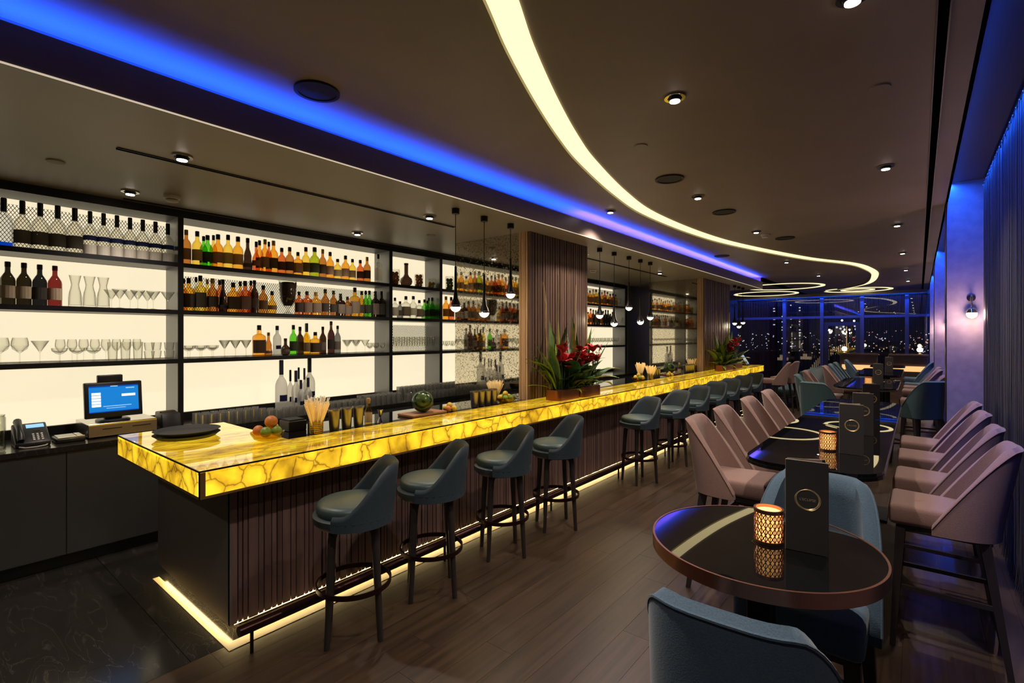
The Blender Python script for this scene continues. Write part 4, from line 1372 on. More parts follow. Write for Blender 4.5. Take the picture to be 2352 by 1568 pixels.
def chair_meshes():
    w_ = .233
    path, zt = [], []
    N = 44
    for j in range(N + 1):
        tj = j / N
        a = PI * (tj - .85 * math.sin(2 * PI * tj) / (2 * PI))
        ca, sa = math.cos(a), math.sin(a)
        path.append((w_ * (1 if ca >= 0 else -1) * abs(ca) ** .62, -.045 + .292 * abs(sa) ** .62))
        u = min(1.0, (abs(sa) ** .62) / .90)
        zt.append(.725 + .435 * (1 - (1 - u) ** 1.35) + .012 * sa)
    mb, edge = shell(path, zt, .672, .055, .17, flare=-.21)
    back = mb.mesh('backrest', smooth=60)
    pipe = MB().tube(edge, .0042, 5).mesh('piping', smooth=60)
    seat = MB().add([(-.205, -.235, .685), (.205, -.235, .685), (.185, .20, .685), (-.185, .20, .685), (-.205, -.235, .80), (.205, -.235, .80), (.185, .20, .79), (-.185, .20, .79)],
                    [(0, 3, 2, 1), (4, 5, 6, 7), (0, 1, 5, 4), (1, 2, 6, 5), (2, 3, 7, 6), (3, 0, 4, 7)]).mesh('seat', bevel=.028, seg=3, smooth=50)
    apron = MB().box(-.18, .18, -.20, .20, .655, .684).mesh('seat_frame')
    legs = [MB().bar((sx * .165, sy_t, .67), (sx * .195, sy_b, 0), .048, .044, .026, .026).mesh('leg') for sx in (-1, 1) for sy_t, sy_b in ((-.18, -.215), (.17, .265))]
    st_ = [MB().tube([(-.18, -.20, .27), (0, -.225, .262), (.18, -.20, .27)], .011, 8).mesh('stretcher', smooth=50),
           MB().bar((-.178, .215, .36), (.178, .215, .36), .014, .024).mesh('stretcher')]
    st_ += [MB().bar((sx * .180, -.198, .34), (sx * .184, .212, .34), .014, .024).mesh('stretcher') for sx in (-1, 1)]
    return seat, back, pipe, apron, legs, st_


def bar_chair(x, y, rz, cloth, label, group):
    seat, back, pipe, apron, legs, st_ = cached('chair', chair_meshes)
    t = thing('bar_chair', label, 'chair', (x, y, 0), rad(rz), group)
    put('seat', seat, cloth, t, loc=(0, 0, 0))
    b_ = put('backrest', back, cloth, t, loc=(0, 0, 0))
    put('piping', pipe, cloth, b_, loc=(0, 0, 0))
    put('seat_frame', apron, 'leg_wood', t, loc=(0, 0, 0))
    for l in legs:
        put('leg', l, 'leg_wood', t, loc=(0, 0, 0))
    for l in st_:
        put('stretcher', l, 'leg_wood', t, loc=(0, 0, 0))
    return t


def stool_meshes():
    path, zt = [], []
    for j in range(29):
        a = rad(-32 + 244 * j / 28)
        ph = abs(90 - math.degrees(a))
        path.append((.232 * math.cos(a), .232 * math.sin(a)))
        k = min(1, max(0, (ph - 38) / 72))
        zt.append(1.005 - .255 * (k * k * (3 - 2 * k)))
    mb, edge = shell(path, zt, .665, .030, .10, n=7, z_lean=.72)
    back = mb.mesh('backrest', smooth=60)
    dish = MB().lathe([(.16, .645), (.205, .655), (.230, .680), (.233, .715), (.215, .722)], 32).mesh('seat_shell', smooth=50)
    cush = MB().lathe([(.205, .722), (.212, .735), (.212, .765), (.203, .780), (.17, .788), (.05, .792)], 32).mesh('cushion', smooth=60)
    legs = []
    for a in (45, 135, 225, 315):
        c, s_ = math.cos(rad(a)), math.sin(rad(a))
        legs.append(MB().tube([(.150 * c, .150 * s_, .655), (.165 * c, .165 * s_, .60), (.205 * c, .205 * s_, 0)], [.030, .025, .016], 8).mesh('leg', smooth=50))
    hub = MB().bar((-.11, -.11, .638), (.11, .11, .638), .04, .022).bar((-.11, .11, .638), (.11, -.11, .638), .04, .022).mesh('seat_frame')
    ring = MB().ring((0, 0, 0), .205, .215, .285, .312, 40).mesh('foot_ring', smooth=40)
    return back, dish, cush, legs, hub, ring


STOOLS = [(-2.60, 1.715, 146), (-2.61, 2.33, 142), (-2.62, 3.10, 143), (-2.60, 3.84, 140), (-2.61, 5.64, 150), (-2.61, 6.62, 150), (-2.61, 7.46, 154), (-2.61, 8.30, 160),
          (-2.61, 9.06, 156), (-2.61, 9.86, 156), (-2.61, 10.68, 152)]
for i, (x, y, a) in enumerate(STOOLS):
    back, dish, cush, legs, hub, ring = cached('stool', stool_meshes)
    lab = 'dark teal round bar stool, %s from the bar corner in the near group of four' % ORD[i] if i < 4 else 'dark teal round bar stool, %s in the far row past the gap' % ORD[i - 4]
    # rotation measured so that the stool faces the bar, swivelled a little towards the camera end
    t = thing('bar_stool', lab, 'stool', (x, y, 0), rad(a - 180), 'bar stools along the counter')
    put('cushion', cush, 'leather_stool', t, loc=(0, 0, 0))
    put('backrest', back, 'leather_shell', t, loc=(0, 0, 0))
    put('seat_shell', dish, 'leather_shell', t, loc=(0, 0, 0))
    put('seat_frame', hub, 'leg_wood', t, loc=(0, 0, 0))
    for l in legs:
        put('leg', l, 'leg_wood', t, loc=(0, 0, 0))
    put('foot_ring', ring, 'rail_metal', t, loc=(0, 0, 0))

for i, y in enumerate((3.68, 4.30, 5.10, 5.90)):
    bar_chair(-.985, y, 90 + R.uniform(-4, 4), 'cloth_mauve', '%s mauve bar chair on the bar side of the long black table' % ORD[i], 'mauve chairs at the long table')
for i, y in enumerate((3.76, 4.46, 5.22, 5.93)):
    bar_chair(.10, y, -90 + R.uniform(-4, 4), 'cloth_mauve', '%s mauve bar chair on the curtain side of the long black table' % ORD[i], 'mauve chairs at the long table')
bar_chair(-.33, 2.19, -2, 'cloth_blue', 'blue bar chair tucked under the far side of the round table', 'blue chairs at the round table')
bar_chair(-.335, 1.40, 182, 'cloth_blue', 'blue bar chair seen from behind in front of the round table', 'blue chairs at the round table')
bar_chair(-.95, 7.55, 160, 'cloth_teal', 'teal bar chair turned away past the end of the long table', 'teal chairs at the second table')
bar_chair(-1.15, 8.65, 95, 'cloth_teal', 'teal bar chair at the bar side of the second table', 'teal chairs at the second table')
bar_chair(-.02, 8.62, -140, 'cloth_teal', 'light blue rimmed teal bar chair at the near corner of the second table', 'teal chairs at the second table')
bar_chair(-1.2, 9.7, 90, 'cloth_mauve', 'brown bar chair at the bar side of the second table', 'teal chairs at the second table')
bar_chair(.0, 9.7, -90, 'cloth_mauve', 'brown bar chair at the window side of the second table', 'teal chairs at the second table')
for i, (x, y, a, c_) in enumerate(((-1.15, 11.5, 90, 'cloth_mauve'), (-1.15, 12.3, 90, 'cloth_blue'), (-1.15, 13.1, 90, 'cloth_teal'), (0.0, 11.4, -90, 'cloth_mauve'), (0.0, 12.2, -90, 'cloth_mauve'),
                                   (0.0, 13.0, -90, 'cloth_blue'), (-1.1, 14.7, 90, 'cloth_blue'), (-.05, 14.7, -90, 'cloth_blue'))):
    bar_chair(x, y, a, c_, '%s bar chair on the %s side of the %s table' % (ORD[i % 3 if i < 6 else 0], 'bar' if a > 0 else 'window', 'third' if i < 6 else 'farthest'), 'chairs at the far tables')
bar_chair(-2.50, 12.35, -80, 'cloth_mauve', 'mauve bar chair at the far end of the bar beside the last stool', 'mauve chairs at the bar end')
bar_chair(-2.45, 13.05, -95, 'cloth_mauve', 'mauve bar chair just past the far end of the glowing bar', 'mauve chairs at the bar end')
# teal banquette by the window
t = thing('banquette', 'long teal banquette bench seen beyond the bar near the window', 'bench', (-2.2, 15, 0))
MB().box(-2.75, -2.2, 13.65, 16.9, .30, .46).build('seat', 'cloth_teal', t, bevel=.03, smooth=50)
MB().box(-2.22, -2.08, 13.65, 16.9, .28, .90).build('backrest', 'cloth_teal', t, bevel=.03, smooth=50)
for y in (13.75, 14.7, 15.7, 16.8):
    MB().box(-2.20, -2.15, y - .02, y + .02, 0, .28).build('leg', 'leg_wood', t)
    MB().box(-2.70, -2.65, y - .02, y + .02, 0, .30).build('leg', 'leg_wood', t)
# low wooden booth with a lit band near the window
t = thing('wooden_booth', 'low wooden booth wall with a lit band near the window', 'booth', (-.8, 17.0, 0))
MB().box(-1.75, -.88, 17.0, 17.12, 0, 1.22).box(-.62, .2, 17.0, 17.12, 0, 1.22).build('panel', 'booth_wood', t)
MB().box(-1.70, -.90, 16.98, 16.998, .80, .94).box(-.60, .18, 16.98, 16.998, .80, .94).build('light_band', 'booth_light', t)
MB().box(-1.78, -.86, 16.96, 17.16, 1.22, 1.26).box(-.64, .2, 16.96, 17.16, 1.22, 1.26).build('cap_rail', 'booth_wood', t)
for x, lab in ((-1.65, 'small round lamp standing on the wooden booth at the door end'), (.02, 'small round lamp standing on the wooden booth at the column end')):
    tb = thing('table_lamp', lab, 'table lamp', (x, 17.06, 1.2605))
    put('base', cached('tl_b', lambda: MB().lathe([(.05, 0), (.05, .015), (.012, .03), (.012, .06)], 16).mesh('base', smooth=40)), 'brass', tb, loc=(0, 0, 0))
    put('globe', cached('tl_g', lambda: MB().sphere((0, 0, .12), .065, 14, 8).mesh('globe', smooth=60)), 'lamp_bulb', tb, loc=(0, 0, 0))


# ================================================================== TABLES
def rounded(x0, x1, y0, y1, r, n=6):
    pts = []
    for cx, cy, a0 in ((x1 - r, y1 - r, 0), (x0 + r, y1 - r, 90), (x0 + r, y0 + r, 180), (x1 - r, y0 + r, 270)):
        for i in range(n + 1):
            a = rad(a0 + 90 * i / n)
            pts.append((cx + r * math.cos(a), cy + r * math.sin(a)))
    return pts


def prism(pts, z0, z1, off=0.0):
    n = len(pts)
    cx = sum(p[0] for p in pts) / n
    cy = sum(p[1] for p in pts) / n
    return MB().add([(x, y, z0) for x, y in pts] + [(x, y, z1) for x, y in pts],
                    [tuple(reversed(range(n))), tuple(range(n, 2 * n))] + [(i, (i + 1) % n, n + (i + 1) % n, n + i) for i in range(n)])


t = thing('round_table', 'round black glass bar table with copper rim in the foreground', 'table', (-.42, 1.87, 0))
MB().lathe([(.350, 1.028), (.350, 1.0485)], 72, (-.42, 1.87, 0)).build('top', 'black_glass', t, smooth=40)
MB().ring((-.42, 1.87, 0), .350, .357, 1.006, 1.050, 96).build('rim', 'copper_rim', t, smooth=40)
MB().lathe([(.352, 1.006), (.352, 1.027)], 48, (-.42, 1.87, 0)).build('underside', 'black_matte', t, smooth=40)
MB().box(-.458, -.382, 1.832, 1.908, .02, 1.006).build('column', 'black_metal', t, bevel=.004, seg=1)
MB().box(-.53, -.31, 1.76, 1.96, 0, .02).build('base', 'black_metal', t, bevel=.004, seg=1)
for k, (x0, x1, ya, yb, r, lab) in enumerate(((-.80, -.14, 3.05, 6.62, .20, 'long black glass bar table between two rows of mauve chairs'), (-.95, -.22, 8.15, 10.2, .30, 'second black table with a wooden edge behind the teal chairs'),
                                              (-.92, -.24, 11.1, 13.4, .2, 'third dark table between the plaster columns'), (-.9, -.25, 14.4, 15.3, .2, 'farthest dark table before the wooden booth'))):
    t = thing('bar_table', lab, 'table', ((x0 + x1) / 2, (ya + yb) / 2, 0))
    prism(rounded(x0, x1, ya, yb, r), 1.03, 1.0485).build('top', 'black_glass', t)
    prism(rounded(x0 - .004, x1 + .004, ya - .004, yb + .004, r), 1.012, 1.0295).build('rim', 'booth_wood' if k == 1 else 'black_metal', t)
    for yy in ([ya + .55, yb - .55] if k < 3 else [(ya + yb) / 2]):
        xm = (x0 + x1) / 2
        MB().box(xm - .045, xm + .045, yy - .045, yy + .045, .02, 1.012).build('column', 'black_metal', t, bevel=.004, seg=1)
        MB().box(xm - .24, xm + .24, yy - .24, yy + .24, 0, .02).build('base', 'black_metal', t, bevel=.004, seg=1)


# menus
def text_mesh(txt, size):
    cu = bpy.data.curves.new('lettering', 'FONT')
    cu.body = txt
    cu.size = size
    cu.align_x = 'CENTER'
    cu.align_y = 'CENTER'
    cu.extrude = .0003
    ob = bpy.data.objects.new('lettering', cu)
    COL.objects.link(ob)
    dg = bpy.context.evaluated_depsgraph_get()
    dg.update()
    me = bpy.data.meshes.new_from_object(ob.evaluated_get(dg))
    bpy.data.objects.remove(ob)
    return me


def logo_mesh():
    mb = MB()
    for k in range(4):
        a0 = R.uniform(0, PI)
        ex = R.uniform(.95, 1.06)
        pts = []
        for i in range(33):
            a = 2 * PI * i / 32
            r = .0330 * (1 + .05 * math.sin(a + a0 * 3) * (1 if k % 2 else -1)) + .0009 * k - .0015
            pts.append((r * ex * math.cos(a), -.0036, r / ex * math.sin(a)))
        mb.tube(pts, .0009, 4, False)
    return mb.mesh('emblem', smooth=60)


MW, MH = .120, .295


def menu(x, y, z, rz, label, open_=26, lit=True):
    t = thing('menu', label, 'menu', (x, y, z + .0006), rad(rz), 'standing menus on the tables')
    cov = cached('menu_leaf', lambda: MB().box(0, MW, -.003, .0, 0, MH).mesh('cover', bevel=.0006, seg=1))
    f_ = put('front_cover', cov, 'menu_cover', t, loc=(0, 0, 0))
    r_ = put('rear_cover', cov, 'menu_cover', t, loc=(0, .002, 0), rot=(0, 0, rad(open_)))
    put('pages', cached('menu_pages', lambda: MB().box(.004, MW - .016, 0, .0015, .012, MH + .004).mesh('pages')), 'menu_edge', t, loc=(0, .0015, 0), rot=(0, 0, rad(open_ * .5)))
    put('edging', cached('menu_edge_m', lambda: MB().box(0, MW, -.0034, .0004, MH - .0005, MH + .0012).box(-.0012, .0, -.0034, .0004, 0, MH).mesh('edging')), 'menu_edge', t, loc=(0, 0, 0))
    put('emblem', cached('menu_logo', logo_mesh), 'gold_foil', f_, loc=(MW * .52, 0, MH * .58))
    put('lettering', cached('menu_text', lambda: text_mesh("L'ECLIPSE", .0112)), 'gold_foil', f_, loc=(MW * .52, -.0034, MH * .58), rot=(rad(90), 0, 0))
    put('edging', CACHE['menu_edge_m'], 'menu_edge', r_, loc=(0, 0, 0))
    return t


menu(-.341, 1.853, 1.0488, 5, 'open black menu with round gold emblem standing on the round table')
menu(-.369, 3.557, 1.0488, 1, 'black menu nearest on the long table beside the lit candle', 35)
menu(-.365, 4.30, 1.0488, 3, 'black menu standing second along the long table', 40)
menu(-.37, 5.15, 1.0488, 10, 'black menu standing third along the long table', 40)
menu(-.52, 9.0, 1.0488, 4, 'black menu with emblem on the second table', 35)
menu(-.50, 11.9, 1.0488, 4, 'black menu with emblem on the third table', 35)


# candles in pierced metal holders
def holder_mesh():
    mb = MB()
    n, rr, h = 20, .0445, .112
    for i in range(n):
        a0 = 2 * PI * i / n
        for d in (1, -1):
            pts = []
            for k in range(9):
                a = a0 + d * k / 8 * 2 * PI / n * 4
                pts.append((rr * math.cos(a), rr * math.sin(a), .010 + (h - .02) * k / 8))
            mb.tube(pts, .0016, 4, False)
        mb.tube([(rr * math.cos(a0), rr * math.sin(a0), .010), (rr * math.cos(a0), rr * math.sin(a0), h - .01)], .0012, 4, False)
    return mb.mesh('lattice', smooth=60)


CAND = [(-.398, 1.880, 'pierced copper candle holder glowing beside the menu on the round table'), (-.435, 3.615, 'glowing candle holder nearest on the long table'),
        (-.455, 5.12, 'glowing candle holder at the far part of the long table'), (-.56, 8.75, 'glowing candle holder on the second table'), (-.56, 11.6, 'glowing candle holder on the third table')]
for x, y, lab in CAND:
    t = thing('candle_holder', lab, 'candle holder', (x, y, 1.0493), 0, 'lit candle holders')
    put('glass', cached('ch_g', lambda: MB().lathe([(.040, .004), (.040, .104)], 24).mesh('glass', smooth=40)), 'candle_glow', t, loc=(0, 0, 0))
    put('lattice', cached('ch_l', holder_mesh), 'copper_rim', t, loc=(0, 0, 0))
    put('rim', cached('ch_r', lambda: MB().ring((0, 0, 0), .0405, .0465, .102, .114, 32).mesh('rim', smooth=40)), 'copper_rim', t, loc=(0, 0, 0))
    put('base', cached('ch_b', lambda: MB().lathe([(.0465, 0), (.0465, .010)], 32).mesh('base', smooth=40)), 'copper_rim', t, loc=(0, 0, 0))

# ================================================================== TILL CORNER
ZC = .9205
t = thing('cash_drawer', 'metal cash drawer under the till monitor', 'cash drawer', (-5.32, 1.2, ZC))
MB().box(-5.60, -5.165, .97, 1.44, ZC + .008, ZC + .115).build('body', 'steel', t, bevel=.004, seg=1)
MB().box(-5.165, -5.155, .975, 1.435, ZC + .012, ZC + .100).build('drawer_front', 'drawer_metal', t)
MB().box(-5.156, -5.152, 1.06, 1.19, ZC + .066, ZC + .073).box(-5.156, -5.152, 1.26, 1.39, ZC + .066, ZC + .073).build('slot', 'black_matte', t)
for xx, yy in ((-5.58, .99), (-5.58, 1.42), (-5.19, .99), (-5.19, 1.42)):
    MB().box(xx - .012, xx + .012, yy - .012, yy + .012, ZC, ZC + .008).build('foot', 'rubber', t)
ZM = ZC + .1155
t = thing('till_monitor', 'black touch screen till showing a blue sign-in page', 'monitor', (-5.30, 1.16, ZM))
MB().lathe([(.115, 0), (.115, .012), (.105, .018)], 28, (-5.30, 1.16, ZM), sq=2.6).build('base', 'black_plastic', t, smooth=40)
MB().box(-5.33, -5.28, 1.10, 1.22, ZM + .015, ZM + .10).build('neck', 'black_plastic', t, bevel=.006)
MB().add([(-5.275, .965, ZM + .035), (-5.235, .965, ZM + .035), (-5.235, 1.355, ZM + .035), (-5.275, 1.355, ZM + .035), (-5.325, .965, ZM + .325), (-5.275, .965, ZM + .325), (-5.275, 1.355, ZM + .325), (-5.325, 1.355, ZM + .325)],
         [(0, 3, 2, 1), (4, 5, 6, 7), (0, 1, 5, 4), (1, 2, 6, 5), (2, 3, 7, 6), (3, 0, 4, 7)]).build('casing', 'black_plastic', t, bevel=.008, smooth=50)


def on_screen(y0, y1, z0, z1, proud):
    """flat patch on the tilted screen face, y and z measured from the screen's lower corner"""
    def pt(y, z, d):
        zz = ZM + .035 + z
        return (-5.235 - .040 * z / .29 + .0015 + d, .965 + y, zz)
    return MB().add([pt(y0, z0, proud), pt(y1, z0, proud), pt(y1, z1, proud), pt(y0, z1, proud), pt(y0, z0, proud - .001), pt(y1, z0, proud - .001), pt(y1, z1, proud - .001), pt(y0, z1, proud - .001)],
                    [(0, 1, 2, 3), (7, 6, 5, 4), (0, 4, 5, 1), (1, 5, 6, 2), (2, 6, 7, 3), (3, 7, 4, 0)])


scr = on_screen(.028, .362, .045, .262, .0).build('screen', 'screen_blue', t)
on_screen(.028, .362, .252, .262, .0008).build('title_bar', 'screen_dark', scr)
on_screen(.17, .22, .2545, .258, .0016).build('title_text', 'screen_white', scr)
on_screen(.028, .362, .045, .052, .0008).build('task_bar', 'screen_dark', scr)
for k in range(5):
    on_screen(.045, .105, .092 + k * .024, .112 + k * .024, .0008).build('button', 'screen_white', scr)
on_screen(.245, .340, .168, .188, .0008).build('entry_field', 'screen_white', scr)
on_screen(.275, .335, .232, .240, .0008).build('caption', 'screen_pale', scr)
on_screen(.12, .31, .090, .096, .0008).build('caption', 'screen_pale', scr)
on_screen(.14, .27, .074, .079, .0008).build('caption', 'screen_pale', scr)
MB().box(-5.335, -5.285, 1.055, 1.225, ZM + .322, ZM + .385).build('card_reader', 'black_plastic', t, bevel=.008, smooth=50)
t = thing('receipt_printer', 'black receipt printer between the cash drawer and the shelf post', 'printer', (-5.25, 1.545, ZC))
MB().add([(-5.36, 1.475, ZC), (-5.14, 1.475, ZC), (-5.14, 1.625, ZC), (-5.36, 1.625, ZC), (-5.36, 1.475, ZC + .15), (-5.19, 1.475, ZC + .135), (-5.19, 1.625, ZC + .135), (-5.36, 1.625, ZC + .15)],
         [(0, 3, 2, 1), (4, 5, 6, 7), (0, 1, 5, 4), (1, 2, 6, 5), (2, 3, 7, 6), (3, 0, 4, 7)]).build('body', 'black_plastic', t, bevel=.012, smooth=50)
MB().box(-5.28, -5.265, 1.49, 1.61, ZC + .143, ZC + .150).build('paper_slot', 'black_matte', t)
MB().box(-5.262, -5.258, 1.50, 1.60, ZC + .140, ZC + .156).build('tear_bar', 'steel', t)
t = thing('desk_phone', 'black desk phone with a small blue display beside the glass jar', 'phone', (-5.25, .64, ZC))
MB().add([(-5.35, .55, ZC), (-5.13, .55, ZC), (-5.13, .745, ZC), (-5.35, .745, ZC), (-5.35, .55, ZC + .155), (-5.13, .55, ZC + .035), (-5.13, .745, ZC + .035), (-5.35, .745, ZC + .155)],
         [(0, 3, 2, 1), (4, 5, 6, 7), (0, 1, 5, 4), (1, 2, 6, 5), (2, 3, 7, 6), (3, 0, 4, 7)]).build('body', 'black_plastic', t, bevel=.008, smooth=50)


def on_phone(y0, y1, u0, u1, h):
    def pt(y, u, d):
        return (-5.35 + .22 * u + d * .48, y, ZC + .155 - .12 * u + d * .88)
    return MB().add([pt(y0, u0, .0), pt(y1, u0, .0), pt(y1, u1, .0), pt(y0, u1, .0), pt(y0, u0, h), pt(y1, u0, h), pt(y1, u1, h), pt(y0, u1, h)],
                    [(3, 2, 1, 0), (4, 5, 6, 7), (0, 1, 5, 4), (1, 2, 6, 5), (2, 3, 7, 6), (3, 0, 4, 7)])


on_phone(.627, .728, .10, .27, .003).build('display', 'screen_pale', t)
on_phone(.662, .70, .33, .44, .003).build('navigation_key', 'steel', t)
for r_ in range(4):
    for c_ in range(3):
        on_phone(.650 + c_ * .024, .662 + c_ * .024, .58 + r_ * .09, .64 + r_ * .09, .004).build('key', 'white_plastic', t)
MB().tube([(-5.345, .582, ZC + .165), (-5.32, .582, ZC + .178), (-5.22, .582, ZC + .125), (-5.15, .582, ZC + .075), (-5.135, .582, ZC + .055)], [.022, .025, .018, .025, .020], 10).build('handset', 'black_plastic', t, smooth=60)
MB().tube([(-5.12, .57, ZC + .012), (-5.09, .60, ZC + .006), (-5.085, .66, ZC + .006), (-5.10, .71, ZC + .008), (-5.14, .73, ZC + .010)], .005, 6).build('cord', 'white_plastic', t, smooth=60)
t = thing('card_terminal', 'flat black payment terminal with silver edge between phone and till', 'card terminal', (-5.22, .86, ZC))
MB().box(-5.33, -5.12, .775, .95, ZC, ZC + .035).build('body', 'black_plastic', t, bevel=.008, smooth=50)
MB().box(-5.32, -5.16, .79, .90, ZC + .035, ZC + .042).build('cover', 'black_glass', t)
MB().box(-5.155, -5.125, .785, .945, ZC + .035, ZC + .043).box(-5.32, -5.16, .905, .94, ZC + .035, ZC + .043).build('edge', 'steel', t)
t = thing('glass_jar', 'tall clear glass jar at the end of the back counter beside the phone', 'jar', (-5.12, .44, ZC))
MB().lathe([(.055, 0), (.062, .01), (.062, .24), (.056, .25), (.060, .262), (.056, .262), (.052, .25), (.057, .24), (.057, .02)], 24, (-5.12, .44, ZC)).build('jar', 'glass_jar', t, smooth=40)
MB().lathe([(.055, .012), (.055, .03)], 24, (-5.12, .44, ZC)).build('thick_base', 'glass_jar', t)

# ================================================================== THINGS ON THE BAR
ZT, ZL_ = 1.0412, 1.0356


def tray(z, tilt, label):
    t = thing('serving_tray', label, 'tray', (-3.99 if not tilt else -3.985, 1.29, z), 0, 'stacked serving trays')
    put('tray', cached('tray', lambda: MB().lathe([(.165, 0), (.175, .004), (.200, .026), (.204, .027), (.198, .024), (.172, .006), (.02, .004)], 48).mesh('tray', smooth=40)), 'rubber', t, loc=(0, 0, 0))
    put('mat', cached('traym', lambda: MB().lathe([(.168, .0055), (.168, .0075)], 48).mesh('mat', smooth=40)), 'black_matte', t, loc=(0, 0, 0))


tray(ZT, 0, 'lower round black serving tray on the bar corner')
tray(ZT + .0278, 1, 'upper round black serving tray on top of another tray')
# fruit bowl at the corner
t = thing('fruit_bowl', 'low glowing glass bowl on the bar corner holding citrus fruit', 'bowl', (-3.45, 1.60, ZT))
put('bowl', MB().lathe([(.060, 0), (.085, .012), (.105, .045), (.108, .055), (.102, .053), (.080, .018), (.02, .010)], 28).mesh('bowl', smooth=50), 'glass_yellow', t, loc=(0, 0, 0))
for dx, dy, dz, r, mt, lab in ((.050, -.035, .062, .036, 'citrus_green', 'green lime at the tray side of the corner bowl'), (.055, .035, .062, .034, 'citrus_green', 'green lime in the middle front of the corner bowl'),
                               (-.035, .055, .072, .036, 'citrus_yellow', 'yellow lemon at the straw side of the corner bowl'), (-.035, -.045, .064, .036, 'citrus_orange', 'shaded orange at the back of the corner bowl'),
                               (.010, .020, .122, .042, 'citrus_orange', 'orange on top of the fruit in the corner bowl')):
    o = put('orange' if 'orange' in lab else ('lime' if 'lime' in lab else 'lemon'), MB().sphere((0, 0, 0), r, 16, 10, 1.0).mesh('fruit', smooth=60), mt, None, loc=(-3.45 + dx, 1.60 + dy, ZT + dz))
    tag(o, lab, 'fruit', 'fruit in the corner bowl')
t = thing('napkin_box', 'black napkin box behind the fruit bowl on the work ledge', 'box', (-3.70, 1.91, ZL_))
MB().box(-3.78, -3.63, 1.84, 1.98, ZL_, ZL_ + .075).build('box', 'black_plastic', t, bevel=.004, seg=1)
MB().box(-3.77, -3.64, 1.85, 1.97, ZL_ + .075, ZL_ + .085).build('napkins', 'rubber', t)


def straw_cup(x, y, z, label, n=26, h=.22, gold=True, mt='straw_paper'):
    n = int(n * 1.7)
    t = thing('straw_cup', label, 'straw cup', (x, y, z), 0, 'cups of straws on the bar')
    put('cup', cached('sc_c', lambda: MB().lathe([(.040, 0), (.044, .10), (.041, .10), (.037, .008)], 20).mesh('cup', smooth=40)), 'glass_jar', t, loc=(0, 0, 0))
    if gold:
        for k in range(7):
            put('wire_ring', cached('sc_r', lambda: MB().ring((0, 0, 0), .0445, .0490, 0, .006, 24).mesh('wire_ring', smooth=40)), 'gold_wire', t, loc=(0, 0, .006 + k * .0135))
        put('wire_upright', cached('sc_u', lambda: (lambda m_: [m_.bar((.0475 * math.cos(a), .0475 * math.sin(a), .002), (.0475 * math.cos(a), .0475 * math.sin(a), .098), .003, .003) for a in [i * PI / 4 for i in range(8)]] and m_)(MB()).mesh('wire_upright')), 'gold_wire', t, loc=(0, 0, 0))
    mb = MB()
    for i in range(n):
        a = R.uniform(0, 2 * PI)
        r0, sp = R.uniform(.004, .026), R.uniform(.02, .085)
        hh = h * R.uniform(.85, 1.05)
        mb.tube([(r0 * math.cos(a), r0 * math.sin(a), .012), ((r0 + sp) * math.cos(a), (r0 + sp) * math.sin(a), hh)], .0046, 5)
    o_ = put('straws', mb.mesh('straws', smooth=60), mt, t, loc=(0, 0, 0))
    o_['kind'] = 'stuff'
    return t


straw_cup(-3.43, 1.945, ZL_, 'gold wire cup of pale straws on the bar near the corner', 34, .235)
straw_cup(-3.62, 2.06, ZL_, 'second cup of pale straws behind the gold wire cup', 30, .24, False, 'straw_white')
straw_cup(-3.60, 4.13, ZL_, 'cup of thin straws beside the mirrored pillar', 40, .22, False)
straw_cup(-3.62, 7.85, ZL_, 'larger fan of straws between the pillars, nearer one', 34, .26)
straw_cup(-3.44, 7.85, ZL_, 'smaller cup of straws in front of the fan between the pillars', 26, .22)
straw_cup(-3.60, 10.18, ZL_, 'cup of straws beside the second wooden pillar', 24, .24)


def tin(x, y, label, group):
    t = thing('shaker_tin', label, 'shaker', (x, y, ZL_), 0, group)
    put('tin', cached('tin', lambda: MB().lathe([(.033, 0), (.035, .004), (.043, .155), (.045, .158), (.0435, .158), (.032, .008)], 24).mesh('tin', smooth=40)), 'shaker_steel', t, loc=(0, 0, 0))
    put('rim', cached('tinr', lambda: MB().ring((0, 0, 0), .0432, .0462, .154, .160, 24).mesh('rim', smooth=40)), 'steel', t, loc=(0, 0, 0))


for i, (x, y) in enumerate(((-3.43, 2.09), (-3.43, 2.195), (-3.43, 2.30))):
    tin(x, y, '%s steel shaker tin after the gold straw cup' % ORD[i], 'shaker tins near the bar corner')
for i, (x, y) in enumerate(((-3.46, 3.66), (-3.46, 3.755), (-3.46, 3.85), (-3.46, 3.945))):
    tin(x, y, '%s steel shaker tin between the melon and the pillar' % ORD[i], 'shaker tins before the mirrored pillar')
for i in range(3):
    tin(-3.50, 8.12 + i * .095, '%s steel shaker tin after the fan of straws' % ORD[i], 'shaker tins between the pillars')
for i in range(5):
    tin(-3.48, 9.55 + i * .095, '%s steel shaker tin past the second melon' % ORD[i], 'shaker tins past the second melon')
for x, y, lab in ((-3.47, 2.42, 'small corked bitters bottle beside the shaker tins'), (-3.50, 9.30, 'small pale bottle past the second melon')):
    t = thing('bitters_bottle', lab, 'bottle', (x, y, ZL_))
    put('body', cached('bit', lambda: MB().lathe([(.028, 0), (.031, .006), (.031, .10), (.020, .125), (.013, .135), (.013, .17)], 16).mesh('body', smooth=40)), 'bottle_yell', t, loc=(0, 0, 0))
    put('label', cached('bitl', lambda: MB().lathe([(.0315, .015), (.0315, .095)], 16, cap0=False, cap1=False).mesh('label', smooth=40)), 'paper_label', t, loc=(0, 0, 0))
    put('cork', cached('bitc', lambda: MB().lathe([(.013, .165), (.015, .175), (.018, .19), (.017, .205), (.010, .21)], 12).mesh('cork', smooth=50)), 'cork', t, loc=(0, 0, 0))
t = thing('jigger', 'small steel jigger beside the bitters bottle', 'jigger', (-3.45, 2.52, ZL_))
